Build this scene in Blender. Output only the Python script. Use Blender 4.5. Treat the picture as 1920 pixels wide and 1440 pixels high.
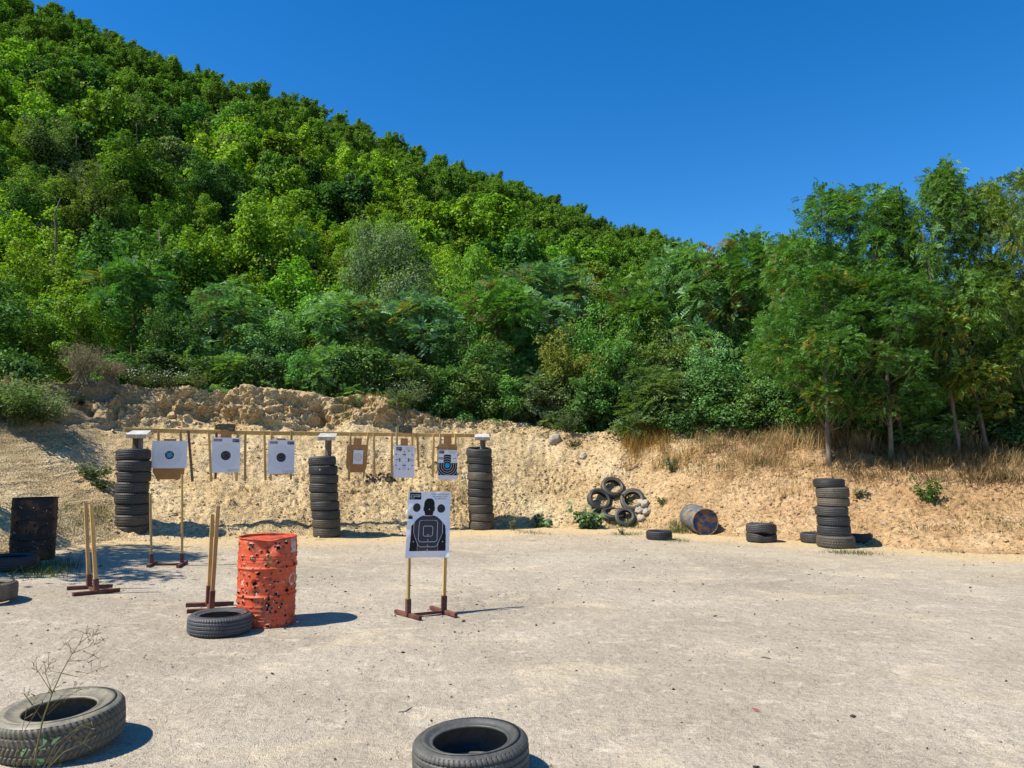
import bpy, math, random
import numpy as np
from mathutils import Vector, Matrix

for o in list(bpy.data.objects):
    bpy.data.objects.remove(o)
S = bpy.context.scene
COL = S.collection
R = math.radians

# ------------------------------------------------------------------ camera, sky, sun, exposure
CAM_H = 1.72
FPX = 1400.0                     # focal length in pixels of a 1920 px wide picture
PITCH = math.atan(135.0 / FPX)
cam_d = bpy.data.cameras.new("camera")
cam_d.sensor_width = 36.0
cam_d.lens = 36.0 * FPX / 1920.0
cam_d.clip_start = 0.05
cam_d.clip_end = 5000
cam = bpy.data.objects.new("camera", cam_d)
cam.location = (0, 0, CAM_H)
cam.rotation_euler = (math.pi / 2 + PITCH, 0, 0)
COL.objects.link(cam)
S.camera = cam

SUN_EL = R(54)
SUN_AZ = R(23)                   # light travels towards (+cos, +sin): from the left, a little from behind
to_sun = Vector((-math.cos(SUN_AZ) * math.cos(SUN_EL), -math.sin(SUN_AZ) * math.cos(SUN_EL), math.sin(SUN_EL)))
world = bpy.data.worlds.new("World")
S.world = world
world.use_nodes = True
wn = world.node_tree
bg = wn.nodes["Background"]
sky = wn.nodes.new("ShaderNodeTexSky")
sky.sky_type = 'NISHITA'
sky.sun_disc = False
sky.sun_elevation = SUN_EL
sky.sun_rotation = math.atan2(to_sun.x, to_sun.y)
sky.altitude = 600
sky.air_density = 1.0
sky.dust_density = 0.15
sky.ozone_density = 4.0
hsv = wn.nodes.new("ShaderNodeHueSaturation")
hsv.inputs["Saturation"].default_value = 1.36
hsv.inputs["Hue"].default_value = 0.503
wn.links.new(sky.outputs[0], hsv.inputs["Color"])
wn.links.new(hsv.outputs[0], bg.inputs[0])
bg.inputs[1].default_value = 0.122

sun_d = bpy.data.lights.new("sun", 'SUN')
sun_d.energy = 5.0
sun_d.angle = R(0.53)
sun_d.color = (1.0, 0.95, 0.86)
sun = bpy.data.objects.new("sun", sun_d)
sun.rotation_euler = to_sun.to_track_quat('Z', 'Y').to_euler()
sun.location = (-10, -5, 20)
COL.objects.link(sun)

S.view_settings.view_transform = 'Standard'
S.view_settings.look = 'None'
S.view_settings.exposure = 0.6
S.view_settings.gamma = 1.0
S.view_settings.use_curve_mapping = False
S.cycles.max_bounces = 6
S.cycles.transparent_max_bounces = 4

rng = np.random.default_rng(7)
random.seed(7)
CT, ST = math.cos(PITCH), math.sin(PITCH)

# ------------------------------------------------------------------ measuring helpers
def ray(u, v):
    a, b = (u - 960.0) / FPX, (720.0 - v) / FPX
    return np.array([a, CT - b * ST, ST + b * CT])
def P(u, v, y):
    d = ray(u, v)
    return np.array([0, 0, CAM_H]) + d * (y / d[1])
def proj(p):
    p = np.asarray(p, float)
    x, y, z = p[..., 0], p[..., 1], p[..., 2] - CAM_H
    dz = y * CT + z * ST
    return 960 + FPX * x / dz, 720 - FPX * (-y * ST + z * CT) / dz
def gz(x, y):
    x = np.asarray(x, float)
    t = np.clip(-x - 2.2, 0, 7.0)
    return 0.052 * t * t / (t + 0.6)
def Gv(u, v):
    """ground point under a pixel"""
    z = 0.0
    d = ray(u, v)
    for _ in range(20):
        k = (z - CAM_H) / d[2]
        x, y = d[0] * k, d[1] * k
        z = float(gz(x, y))
    return np.array([x, y, z])
def Gy(u, y):
    x = (u - 960) / FPX * y
    for _ in range(6):
        z = float(gz(x, y))
        x = (u - 960) / FPX * (y * CT + (z - CAM_H) * ST)
    return np.array([x, y, z])

# ------------------------------------------------------------------ noise (numpy)
def _hash(ix, iy, iz, seed):
    h = (ix.astype(np.int64) * 374761393 + iy.astype(np.int64) * 668265263 + iz.astype(np.int64) * 2147483647 + seed * 974711) & 0xFFFFFFFF
    h = ((h ^ (h >> 13)) * 1274126177) & 0xFFFFFFFF
    h = ((h ^ (h >> 16)) * 2246822519) & 0xFFFFFFFF
    return (h ^ (h >> 15)) & 0xFFFFFFFF
_G = np.random.default_rng(3).normal(size=(256, 3))
_G /= np.linalg.norm(_G, axis=1)[:, None]
def perlin(p, scale, seed=0):
    q = np.asarray(p, float) / scale
    i = np.floor(q).astype(np.int64)
    f = q - i
    w = f * f * f * (f * (f * 6 - 15) + 10)
    out = 0
    for dx in (0, 1):
        wx = w[:, 0] if dx else 1 - w[:, 0]
        for dy in (0, 1):
            wy = w[:, 1] if dy else 1 - w[:, 1]
            for dz in (0, 1):
                wz = w[:, 2] if dz else 1 - w[:, 2]
                g = _G[_hash(i[:, 0] + dx, i[:, 1] + dy, i[:, 2] + dz, seed) & 255]
                out = out + wx * wy * wz * (g[:, 0] * (f[:, 0] - dx) + g[:, 1] * (f[:, 1] - dy) + g[:, 2] * (f[:, 2] - dz))
    return out * 1.6
def fbm(p, scale, oct=4, gain=0.5, seed=0):
    a, s, out = 1.0, scale, 0
    for k in range(oct):
        out = out + a * perlin(p, s, seed + k)
        a *= gain
        s *= 0.5
    return out
def worley(p, scale, seed=0):
    q = np.asarray(p, float) / scale
    i = np.floor(q).astype(np.int64)
    best = np.full(len(q), 9.0)
    for dx in (-1, 0, 1):
        for dy in (-1, 0, 1):
            for dz in (-1, 0, 1):
                c = i + np.array([dx, dy, dz])
                h = _hash(c[:, 0], c[:, 1], c[:, 2], seed)
                o = np.stack([(h & 1023) / 1023.0, ((h >> 10) & 1023) / 1023.0, ((h >> 20) & 1023) / 1023.0], 1)
                d = ((c + o - q) ** 2).sum(1)
                best = np.minimum(best, d)
    return np.sqrt(best)
def sstep(a, b, x):
    t = np.clip((x - a) / (b - a), 0, 1)
    return t * t * (3 - 2 * t)

# ------------------------------------------------------------------ mesh helpers
def fast_mesh(name, V, F, smooth=False, mi=None, mats=(), col=None):
    V = np.asarray(V, np.float32)
    F = np.asarray(F, np.int32)
    k = F.shape[1]
    me = bpy.data.meshes.new(name)
    me.vertices.add(len(V))
    me.vertices.foreach_set("co", V.ravel())
    me.loops.add(F.size)
    me.loops.foreach_set("vertex_index", F.ravel())
    me.polygons.add(len(F))
    me.polygons.foreach_set("loop_start", np.arange(0, F.size, k, dtype=np.int32))
    me.polygons.foreach_set("loop_total", np.full(len(F), k, np.int32))
    for m in mats:
        me.materials.append(m)
    if mi is not None:
        me.polygons.foreach_set("material_index", np.asarray(mi, np.int32))
    if smooth:
        me.polygons.foreach_set("use_smooth", np.ones(len(F), bool))
    if col is not None:
        col = np.asarray(col, np.float32)
        if col.shape[1] == 3:
            col = np.concatenate([col, np.ones((len(col), 1), np.float32)], 1)
        at = me.color_attributes.new("col", 'FLOAT_COLOR', 'POINT')
        at.data.foreach_set("color", col.ravel())
    me.update(calc_edges=True)
    return me
def link(name, data, parent=None, loc=None, rot=None, scale=None, color=None):
    o = bpy.data.objects.new(name, data)
    COL.objects.link(o)
    if parent is not None:
        o.parent = parent
    if loc is not None:
        o.location = tuple(float(c) for c in loc)
    if rot is not None:
        o.rotation_euler = rot
    if scale is not None:
        o.scale = scale if hasattr(scale, '__len__') else (scale,) * 3
    if color is not None:
        o.color = (*color[:3], 1.0)
    return o
def tag(o, label=None, cat=None, group=None, kind=None):
    if label: o["label"] = label
    if cat: o["category"] = cat
    if group: o["group"] = group
    if kind: o["kind"] = kind
    return o
def empty(name, loc=(0, 0, 0), rz=0.0, rot=None):
    o = bpy.data.objects.new(name, None)
    COL.objects.link(o)
    o.location = tuple(float(c) for c in loc)
    o.rotation_euler = rot if rot else (0, 0, rz)
    o.empty_display_size = 0.1
    return o
class MB:
    """collects pieces of one part"""
    def __init__(s):
        s.V, s.F, s.M = [], [], []
        s.n = 0
    def add(s, V, F, mi=0):
        V = np.asarray(V, float)
        for f in F:
            s.F.append(tuple(int(i) + s.n for i in f))
            s.M.append(mi)
        s.V.extend(map(tuple, V))
        s.n += len(V)
    def beam(s, p0, p1, w, h, up=(0, 0, 1), mi=0):
        p0, p1 = np.array(p0, float), np.array(p1, float)
        d = p1 - p0
        d /= np.linalg.norm(d)
        a = np.cross(d, np.array(up, float))
        if np.linalg.norm(a) < 1e-4:
            a = np.cross(d, np.array([1.0, 0, 0]))
        a /= np.linalg.norm(a)
        b = np.cross(a, d)
        # small chamfer on the long edges
        c = min(w, h) * 0.12
        pr = [(-w / 2 + c, -h / 2), (w / 2 - c, -h / 2), (w / 2, -h / 2 + c), (w / 2, h / 2 - c), (w / 2 - c, h / 2), (-w / 2 + c, h / 2), (-w / 2, h / 2 - c), (-w / 2, -h / 2 + c)]
        V = [p0 + a * x + b * y for x, y in pr] + [p1 + a * x + b * y for x, y in pr]
        F = [(i, (i + 1) % 8, 8 + (i + 1) % 8, 8 + i) for i in range(8)] + [tuple(range(7, -1, -1)), tuple(range(8, 16))]
        s.add(V, F, mi)
    def box(s, c, size, mi=0, rz=0.0):
        x, y, z = [t / 2 for t in size]
        cs, sn = math.cos(rz), math.sin(rz)
        V = [(c[0] + a * cs - b * sn, c[1] + a * sn + b * cs, c[2] + d) for a in (-x, x) for b in (-y, y) for d in (-z, z)]
        F = [(0, 1, 3, 2), (4, 6, 7, 5), (0, 4, 5, 1), (2, 3, 7, 6), (0, 2, 6, 4), (1, 5, 7, 3)]
        s.add(V, F, mi)
    def tube(s, pts, rad, n=6, mi=0, cap=True):
        pts = [np.array(p, float) for p in pts]
        V = []
        ref = np.array([0.31, 0.77, 0.55])
        for i, p in enumerate(pts):
            d = pts[min(i + 1, len(pts) - 1)] - pts[max(i - 1, 0)]
            d = d / (np.linalg.norm(d) + 1e-9)
            a = np.cross(d, ref)
            a /= np.linalg.norm(a) + 1e-9
            b = np.cross(d, a)
            r = rad[i] if hasattr(rad, '__len__') else rad
            for k in range(n):
                t = 2 * math.pi * k / n
                V.append(p + r * (a * math.cos(t) + b * math.sin(t)))
        F = []
        for i in range(len(pts) - 1):
            for k in range(n):
                F.append((i * n + k, i * n + (k + 1) % n, (i + 1) * n + (k + 1) % n, (i + 1) * n + k))
        if cap:
            F.append(tuple(range(n - 1, -1, -1)))
            F.append(tuple((len(pts) - 1) * n + k for k in range(n)))
        s.add(V, F, mi)
    def mesh(s, name, mats, smooth=False):
        me = bpy.data.meshes.new(name)
        me.from_pydata(s.V, [], s.F)
        for m in (mats if isinstance(mats, (list, tuple)) else [mats]):
            me.materials.append(m)
        me.polygons.foreach_set("material_index", s.M)
        if smooth:
            me.polygons.foreach_set("use_smooth", [True] * len(s.F))
        me.update()
        return me
    def build(s, name, mats, parent=None, smooth=False, **k):
        return link(name, s.mesh(name, mats, smooth), parent, **k)

# ------------------------------------------------------------------ materials
def new_mat(name):
    m = bpy.data.materials.new(name)
    m.use_nodes = True
    nt = m.node_tree
    for n in list(nt.nodes):
        if n.type != 'OUTPUT_MATERIAL':
            nt.nodes.remove(n)
    return m, nt, nt.nodes["Material Output"]
def N(nt, t, **kw):
    n = nt.nodes.new(t)
    for k, v in kw.items():
        if k.startswith("i_"):
            n.inputs[k[2:].replace("_", " ")].default_value = v
        else:
            setattr(n, k, v)
    return n
def ramp(nt, fac, stops):
    r = nt.nodes.new("ShaderNodeValToRGB")
    el = r.color_ramp.elements
    while len(el) < len(stops):
        el.new(0.5)
    for e, (p, c) in zip(el, stops):
        e.position = p
        e.color = (*c, 1) if len(c) == 3 else c
    nt.links.new(fac, r.inputs[0])
    return r.outputs[0]
def mixc(nt, fac, a, b, mode='MIX'):
    m = nt.nodes.new("ShaderNodeMix")
    m.data_type = 'RGBA'
    m.blend_type = mode
    for s, v in ((m.inputs[0], fac), (m.inputs[6], a), (m.inputs[7], b)):
        if hasattr(v, 'links'):
            nt.links.new(v, s)
        else:
            s.default_value = v if not hasattr(v, '__len__') else ((*v, 1) if len(v) == 3 else v)
    return m.outputs[2]
def noise(nt, scale, detail=3, rough=0.55, vec=None, dist=0.0):
    n = N(nt, "ShaderNodeTexNoise")
    n.inputs["Scale"].default_value = scale
    n.inputs["Detail"].default_value = detail
    n.inputs["Roughness"].default_value = rough
    n.inputs["Distortion"].default_value = dist
    if vec is not None:
        nt.links.new(vec, n.inputs["Vector"])
    return n.outputs["Fac"]
def objvec(nt, scale=(1, 1, 1)):
    t = N(nt, "ShaderNodeTexCoord")
    mp = N(nt, "ShaderNodeMapping")
    mp.inputs["Scale"].default_value = scale
    nt.links.new(t.outputs["Object"], mp.inputs[0])
    return mp.outputs[0]
def bump(nt, h, strength, dist=0.01):
    b = N(nt, "ShaderNodeBump")
    b.inputs["Strength"].default_value = strength
    b.inputs["Distance"].default_value = dist
    nt.links.new(h, b.inputs["Height"])
    return b.outputs[0]
def principled(nt, out, color, rough=0.8, spec=0.3, normal=None, metal=0.0):
    p = N(nt, "ShaderNodeBsdfPrincipled")
    for s, v in (("Base Color", color), ("Roughness", rough), ("Metallic", metal)):
        if hasattr(v, 'links'):
            nt.links.new(v, p.inputs[s])
        else:
            p.inputs[s].default_value = (*v, 1) if hasattr(v, '__len__') else v
    p.inputs["Specular IOR Level"].default_value = spec
    if normal is not None:
        nt.links.new(normal, p.inputs["Normal"])
    nt.links.new(p.outputs[0], out.inputs[0])
    return p
def attr(nt, name):
    a = N(nt, "ShaderNodeAttribute")
    a.attribute_name = name
    return a.outputs["Color"]
def objcol(nt):
    return N(nt, "ShaderNodeObjectInfo").outputs["Color"]

def mat_leaf(name, trans=0.36, var=0.6, gloss=0.02):
    m, nt, out = new_mat(name)
    isl = N(nt, "ShaderNodeNewGeometry").outputs["Random Per Island"]
    oi = N(nt, "ShaderNodeObjectInfo")
    h0 = N(nt, "ShaderNodeHueSaturation")
    nt.links.new(oi.outputs["Color"], h0.inputs["Color"])
    r0 = N(nt, "ShaderNodeMapRange")
    nt.links.new(oi.outputs["Random"], r0.inputs[0])
    r0.inputs[3].default_value = 0.78
    r0.inputs[4].default_value = 1.25
    nt.links.new(r0.outputs[0], h0.inputs["Value"])
    r1 = N(nt, "ShaderNodeMath", operation='FRACT')
    r2 = N(nt, "ShaderNodeMath", operation='MULTIPLY')
    nt.links.new(oi.outputs["Random"], r2.inputs[0])
    r2.inputs[1].default_value = 13.7
    nt.links.new(r2.outputs[0], r1.inputs[0])
    r3 = N(nt, "ShaderNodeMapRange")
    nt.links.new(r1.outputs[0], r3.inputs[0])
    r3.inputs[3].default_value = 0.487
    r3.inputs[4].default_value = 0.508
    nt.links.new(r3.outputs[0], h0.inputs["Hue"])
    hs = N(nt, "ShaderNodeHueSaturation")
    nt.links.new(h0.outputs[0], hs.inputs["Color"])
    mr = N(nt, "ShaderNodeMapRange")
    nt.links.new(isl, mr.inputs[0])
    mr.inputs[3].default_value = 1 - var
    mr.inputs[4].default_value = 1 + var
    nt.links.new(mr.outputs[0], hs.inputs["Value"])
    sn = N(nt, "ShaderNodeMath", operation='FRACT')
    mu = N(nt, "ShaderNodeMath", operation='MULTIPLY')
    nt.links.new(isl, mu.inputs[0])
    mu.inputs[1].default_value = 37.7
    nt.links.new(mu.outputs[0], sn.inputs[0])
    mr2 = N(nt, "ShaderNodeMapRange")
    nt.links.new(sn.outputs[0], mr2.inputs[0])
    mr2.inputs[3].default_value = 0.485
    mr2.inputs[4].default_value = 0.525
    nt.links.new(mr2.outputs[0], hs.inputs["Hue"])
    d = N(nt, "ShaderNodeBsdfDiffuse")
    t = N(nt, "ShaderNodeBsdfTranslucent")
    nt.links.new(hs.outputs[0], d.inputs[0])
    tc = mixc(nt, 1.0, hs.outputs[0], (1.2, 1.3, 0.5, 1), 'MULTIPLY')
    nt.links.new(tc, t.inputs[0])
    mx = N(nt, "ShaderNodeMixShader")
    mx.inputs[0].default_value = trans
    nt.links.new(d.outputs[0], mx.inputs[1])
    nt.links.new(t.outputs[0], mx.inputs[2])
    g = N(nt, "ShaderNodeBsdfGlossy")
    g.inputs["Roughness"].default_value = 0.6
    g.inputs["Color"].default_value = (0.75, 0.8, 0.8, 1)
    m2 = N(nt, "ShaderNodeMixShader")
    m2.inputs[0].default_value = gloss
    nt.links.new(mx.outputs[0], m2.inputs[1])
    nt.links.new(g.outputs[0], m2.inputs[2])
    nt.links.new(m2.outputs[0], out.inputs[0])
    return m
def mat_simple(name, color, rough=0.8, spec=0.25, var=0.25, scale=8, bumps=0.2, bscale=40, stretch=(1, 1, 1), metal=0.0):
    m, nt, out = new_mat(name)
    v = objvec(nt, stretch)
    f = noise(nt, scale, 4, 0.6, v)
    lo = tuple(c * (1 - var) for c in color)
    hi = tuple(min(1, c * (1 + var)) for c in color)
    c = ramp(nt, f, [(0.3, lo), (0.7, hi)])
    b = bump(nt, noise(nt, bscale, 3, 0.6, v), bumps, 0.004)
    principled(nt, out, c, rough, spec, b, metal)
    return m
def mat_vcol(name, rough=0.6, spec=0.4, metal=0.0, bumps=0.15, var=0.2):
    m, nt, out = new_mat(name)
    v = objvec(nt)
    c = attr(nt, "col")
    f = noise(nt, 30, 4, 0.6, v)
    c2 = mixc(nt, 1.0, c, ramp(nt, f, [(0.3, (1 - var,) * 3), (0.7, (1 + var,) * 3)]), 'MULTIPLY')
    b = bump(nt, noise(nt, 60, 3, 0.6, v), bumps, 0.004)
    principled(nt, out, c2, rough, spec, b, metal)
    return m
# ------------------------------------------------------------------ the ground of the range
def mat_ground():
    m, nt, out = new_mat("gravel_floor")
    v = objvec(nt)
    vs = objvec(nt, (0.8, 1.15, 1))
    big = noise(nt, 0.55, 5, 0.62, vs, 0.4)
    c = ramp(nt, big, [(0.30, (0.355, 0.298, 0.218)), (0.52, (0.438, 0.37, 0.275)), (0.72, (0.52, 0.445, 0.34))])
    pale = noise(nt, 1.15, 4, 0.55, vs, 0.9)
    pm = ramp(nt, pale, [(0.55, (0, 0, 0)), (0.74, (0.85, 0.85, 0.85))])
    c = mixc(nt, pm, c, (0.62, 0.51, 0.34))
    pale2 = noise(nt, 5.0, 3, 0.6, vs, 0.5)
    pm2 = ramp(nt, pale2, [(0.56, (0, 0, 0)), (0.70, (0.75, 0.75, 0.75))])
    c = mixc(nt, pm2, c, (0.60, 0.51, 0.385))
    c = mixc(nt, attr(nt, "col"), c, (0.60, 0.445, 0.24))
    # grit: single stones of several sizes, darker and lighter
    vo = N(nt, "ShaderNodeTexVoronoi")
    vo.inputs["Scale"].default_value = 115
    nt.links.new(v, vo.inputs["Vector"])
    sp = N(nt, "ShaderNodeSeparateColor")
    nt.links.new(vo.outputs["Color"], sp.inputs[0])
    c = mixc(nt, 0.6, c, ramp(nt, sp.outputs[0], [(0.0, (0.52, 0.5, 0.5)), (0.25, (0.85, 0.85, 0.85)), (0.8, (1.08, 1.08, 1.08)), (1.0, (1.4, 1.38, 1.33))]), 'MULTIPLY')
    vo2 = N(nt, "ShaderNodeTexVoronoi")
    vo2.inputs["Scale"].default_value = 36
    nt.links.new(v, vo2.inputs["Vector"])
    sp2 = N(nt, "ShaderNodeSeparateColor")
    nt.links.new(vo2.outputs["Color"], sp2.inputs[0])
    c = mixc(nt, 0.55, c, ramp(nt, sp2.outputs[1], [(0.0, (0.62, 0.6, 0.58)), (0.12, (0.92, 0.92, 0.92)), (1.0, (1.06, 1.06, 1.06))]), 'MULTIPLY')
    h = mixc(nt, 0.5, vo.outputs["Distance"], noise(nt, 60, 5, 0.75, v))
    b1 = bump(nt, h, 1.0, 0.016)
    b = N(nt, "ShaderNodeBump")
    b.inputs["Strength"].default_value = 0.7
    b.inputs["Distance"].default_value = 0.05
    nt.links.new(noise(nt, 7, 4, 0.6, v), b.inputs["Height"])
    nt.links.new(b1, b.inputs["Normal"])
    principled(nt, out, c, 0.95, 0.1, b.outputs[0])
    return m

# berm line: image column, distance of the toe, break of slope (row, distance), crest (row, distance), how steep the cut is
BT = np.array([
    (-900, 5.8, 880, 8.2, 760, 9.8, 0.0),
    (-400, 8.9, 830, 12.0, 715, 13.6, 0.1),
    (0, 11.9, 812, 15.6, 716, 17.0, 0.2),
    (130, 12.9, 800, 16.9, 708, 17.9, 0.6),
    (250, 13.8, 805, 18.0, 722, 18.7, 1.0),
    (400, 14.45, 797, 18.7, 732, 19.3, 1.0),
    (490, 14.9, 802, 19.1, 726, 19.6, 1.0),
    (600, 15.5, 803, 19.6, 740, 20.1, 1.0),
    (700, 16.2, 800, 20.0, 741, 20.6, 1.0),
    (780, 16.8, 802, 20.4, 770, 21.0, 0.9),
    (880, 17.6, 806, 20.9, 788, 21.5, 0.6),
    (1000, 18.4, 818, 21.0, 797, 21.6, 0.3),
    (1100, 18.2, 832, 20.6, 812, 21.3, 0.2),
    (1200, 17.8, 828, 20.3, 803, 21.1, 0.2),
    (1300, 16.7, 832, 19.3, 804, 20.4, 0.1),
    (1500, 15.5, 850, 17.7, 812, 18.9, 0.1),
    (1600, 14.9, 853, 17.2, 818, 18.4, 0.0),
    (1700, 14.1, 856, 16.7, 826, 18.0, 0.0),
    (1920, 13.4, 880, 15.8, 848, 17.2, 0.0),
    (2400, 12.1, 900, 14.5, 870, 15.9, 0.0),
    (3400, 10.4, 920, 12.6, 890, 14.0, 0.0)], float)
def build_berm():
    B = np.array([Gy(u, y) for u, y in BT[:, :2]])
    M = np.array([P(u, v, y) for u, v, y in BT[:, [0, 2, 3]]])
    C = np.array([P(u, v, y) for u, v, y in BT[:, [0, 4, 5]]])
    xs = B[:, 0]
    nu = 1250
    x = np.interp(np.linspace(0, 1, nu), [0, 0.10, 0.90, 1], [xs[0], -9.5, 9.8, xs[-1]])
    k = np.hanning(41)
    k /= k.sum()
    def sm(a):
        a = np.interp(x, xs, a)
        p = np.pad(a, 20, mode='edge')
        return np.convolve(p, k, 'valid')
    b = np.stack([sm(B[:, i]) for i in range(3)], 1)
    m = np.stack([sm(M[:, i]) for i in range(3)], 1)
    c = np.stack([sm(C[:, i]) for i in range(3)], 1)
    cut = sm(BT[:, 6])
    b0 = b + np.array([0, -0.55, -0.06])
    b1 = b + np.array([0, 0.25, 0.04])
    d = c + np.array([0, 1.2, -0.1])
    e = c + np.array([0, 5.0, -0.9])
    rows = [(b0, b1, 14), (b1, m, 112), (m, c, 62), (c, d, 26), (d, e, 16)]
    G, zone = [], []
    for q, (p, r, n) in enumerate(rows):
        for j in range(n):
            t = j / n
            G.append(p + (r - p) * t)
            zone.append(q + t)
    G.append(e)
    zone.append(5.0)
    G = np.array(G)
    zone = np.array(zone)
    nv = len(G)
    # soften the profile a little
    Gs = G.copy()
    for _ in range(6):
        Gs[1:-1] = 0.25 * Gs[:-2] + 0.5 * Gs[1:-1] + 0.25 * Gs[2:]
    G = Gs
    p = G.reshape(-1, 3)
    Z = np.repeat(zone, nu)
    CU = np.tile(cut, nv)
    toe = sstep(0.0, 1.6, Z)
    steep = np.clip(1 - np.abs(Z - 2.5) / 0.62, 0, 1) ** 0.6 * CU
    nrm = np.stack([0 * Z, np.where(Z < 3.2, -0.6 - 0.3 * steep, -0.1), np.where(Z < 3.2, 0.8 - 0.5 * steep, 1.0)], 1)
    nrm /= np.linalg.norm(nrm, axis=1)[:, None]
    q = p * np.array([1, 1, 1.0])
    h = toe * (0.10 * fbm(q, 1.6, 3, 0.5, 1) + 0.045 * fbm(q, 0.40, 3, 0.55, 5))
    smooth = sstep(1.62, 1.80, Z + 0.12 * fbm(q, 1.2, 2, 0.5, 91)) * sstep(2.15, 2.0, Z) * sstep(4.0, 1.0, q[:, 0])
    grit = (1 - 0.85 * smooth) * (0.35 + 0.9 * sstep(-0.35, 0.5, fbm(q, 1.0, 3, 0.55, 93)))
    h += toe * 0.042 * grit * fbm(q, 0.11, 3, 0.75, 9)
    rill = fbm(q * np.array([3.2, 0.8, 0.8]) + 0.3 * q[:, [1, 0, 2]], 0.8, 2, 0.5, 95)
    h += toe * 0.035 * np.minimum(0, rill)
    w1 = worley(q + 0.05 * np.stack([perlin(q, 0.2, 81), perlin(q, 0.2, 82), perlin(q, 0.2, 83)], 1), 0.13, 4)
    h += toe * 0.060 * (0.55 - w1) * grit * sstep(-0.15, 0.4, fbm(q, 0.7, 3, 0.6, 15))
    # crumbling cut at the top left: lumps, undercuts, buttresses
    wv = q + 0.10 * np.stack([perlin(q, 0.35, 50), perlin(q, 0.35, 51), perlin(q, 0.35, 52)], 1)
    w2 = worley(wv, 0.62, 21)
    w3 = worley(wv, 0.25, 22)
    h += steep * (0.55 * fbm(q, 1.5, 2, 0.5, 31) + 0.62 * (0.5 - w2) + 0.26 * (0.5 - w3) + 0.10 * fbm(q, 0.14, 3, 0.65, 33) + 0.09 * (0.5 - worley(wv, 0.10, 24)))
    # crest edge a little ragged everywhere
    edge = np.clip(1 - np.abs(Z - 3.0) / 0.5, 0, 1)
    h += edge * (0.10 * fbm(q, 0.55, 3, 0.6, 41) + 0.05 * (0.5 - worley(q, 0.3, 43)))
    p = p + nrm * h[:, None]
    # sideways jitter so that lumps overhang
    p[:, 0] += steep * 0.16 * fbm(q, 0.33, 2, 0.5, 61)
    p[:, 2] += steep * 0.10 * fbm(q, 0.28, 2, 0.5, 63)
    idx = np.arange(nv * nu).reshape(nv, nu)
    F = np.stack([idx[:-1, :-1], idx[:-1, 1:], idx[1:, 1:], idx[1:, :-1]], -1).reshape(-1, 4)
    return p, F, Z, CU, b, nv, nu
BP, BF, BZ, BCU, BTOE, BNV, BNU = build_berm()
bu, bv = proj(BP)
def mat_earth():
    m, nt, out = new_mat("tan_earth")
    v = objvec(nt)
    sx = N(nt, "ShaderNodeSeparateXYZ")
    nt.links.new(v, sx.inputs[0])
    n1 = noise(nt, 0.9, 5, 0.6, v, 0.3)
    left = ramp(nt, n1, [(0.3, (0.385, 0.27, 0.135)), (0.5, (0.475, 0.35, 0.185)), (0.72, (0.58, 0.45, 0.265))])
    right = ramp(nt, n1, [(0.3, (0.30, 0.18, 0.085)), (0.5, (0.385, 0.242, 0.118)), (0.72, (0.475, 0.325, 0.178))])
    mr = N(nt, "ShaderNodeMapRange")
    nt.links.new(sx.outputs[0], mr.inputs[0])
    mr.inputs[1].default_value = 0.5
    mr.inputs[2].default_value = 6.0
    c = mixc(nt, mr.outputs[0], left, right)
    n2 = noise(nt, 7, 4, 0.65, v)
    c = mixc(nt, 0.8, c, ramp(nt, n2, [(0.3, (0.72, 0.70, 0.67)), (0.5, (1, 1, 1)), (0.7, (1.16, 1.15, 1.12))]), 'MULTIPLY')
    vo = N(nt, "ShaderNodeTexVoronoi")
    vo.inputs["Scale"].default_value = 26
    nt.links.new(v, vo.inputs["Vector"])
    sp = N(nt, "ShaderNodeSeparateColor")
    nt.links.new(vo.outputs["Color"], sp.inputs[0])
    c = mixc(nt, 0.9, c, ramp(nt, sp.outputs[0], [(0.0, (0.42, 0.4, 0.38)), (0.22, (0.86, 0.86, 0.86)), (0.8, (1.08, 1.08, 1.08)), (1.0, (1.3, 1.3, 1.28))]), 'MULTIPLY')
    # leaf litter and roots where plants stand; right bank also carries painted shade
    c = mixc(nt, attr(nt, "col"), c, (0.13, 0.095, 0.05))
    b = bump(nt, mixc(nt, 0.5, vo.outputs["Distance"], noise(nt, 30, 5, 0.75, v)), 1.0, 0.035)
    principled(nt, out, c, 0.95, 0.08, b)
    return m
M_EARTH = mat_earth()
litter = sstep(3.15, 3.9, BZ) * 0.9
litter = np.maximum(litter, sstep(1.75, 2.7, BZ + 0.5 * fbm(BP, 0.9, 3, 0.5, 71)) * sstep(4.0, 6.5, BP[:, 0]) * 0.9)  # right bank: leaf litter, with the locust trees' shade painted in
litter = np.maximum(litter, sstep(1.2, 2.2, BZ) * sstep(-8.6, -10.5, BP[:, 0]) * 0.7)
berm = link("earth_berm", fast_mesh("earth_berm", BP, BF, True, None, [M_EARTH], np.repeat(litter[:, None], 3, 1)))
tag(berm, kind="structure")
_front = np.where((BZ > 0.4) & (BZ < 3.15))[0]
def berm_at(u, v):
    i = _front[np.argmin((bu[_front] - u) ** 2 + (bv[_front] - v) ** 2)]
    return BP[i].copy()
def berm_pick(n, u0, u1, v0, v1, zmax=3.3):
    ok = np.where((bu > u0) & (bu < u1) & (bv > v0) & (bv < v1) & (BZ > 0.5) & (BZ < zmax))[0]
    return BP[rng.choice(ok, n)]

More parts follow.
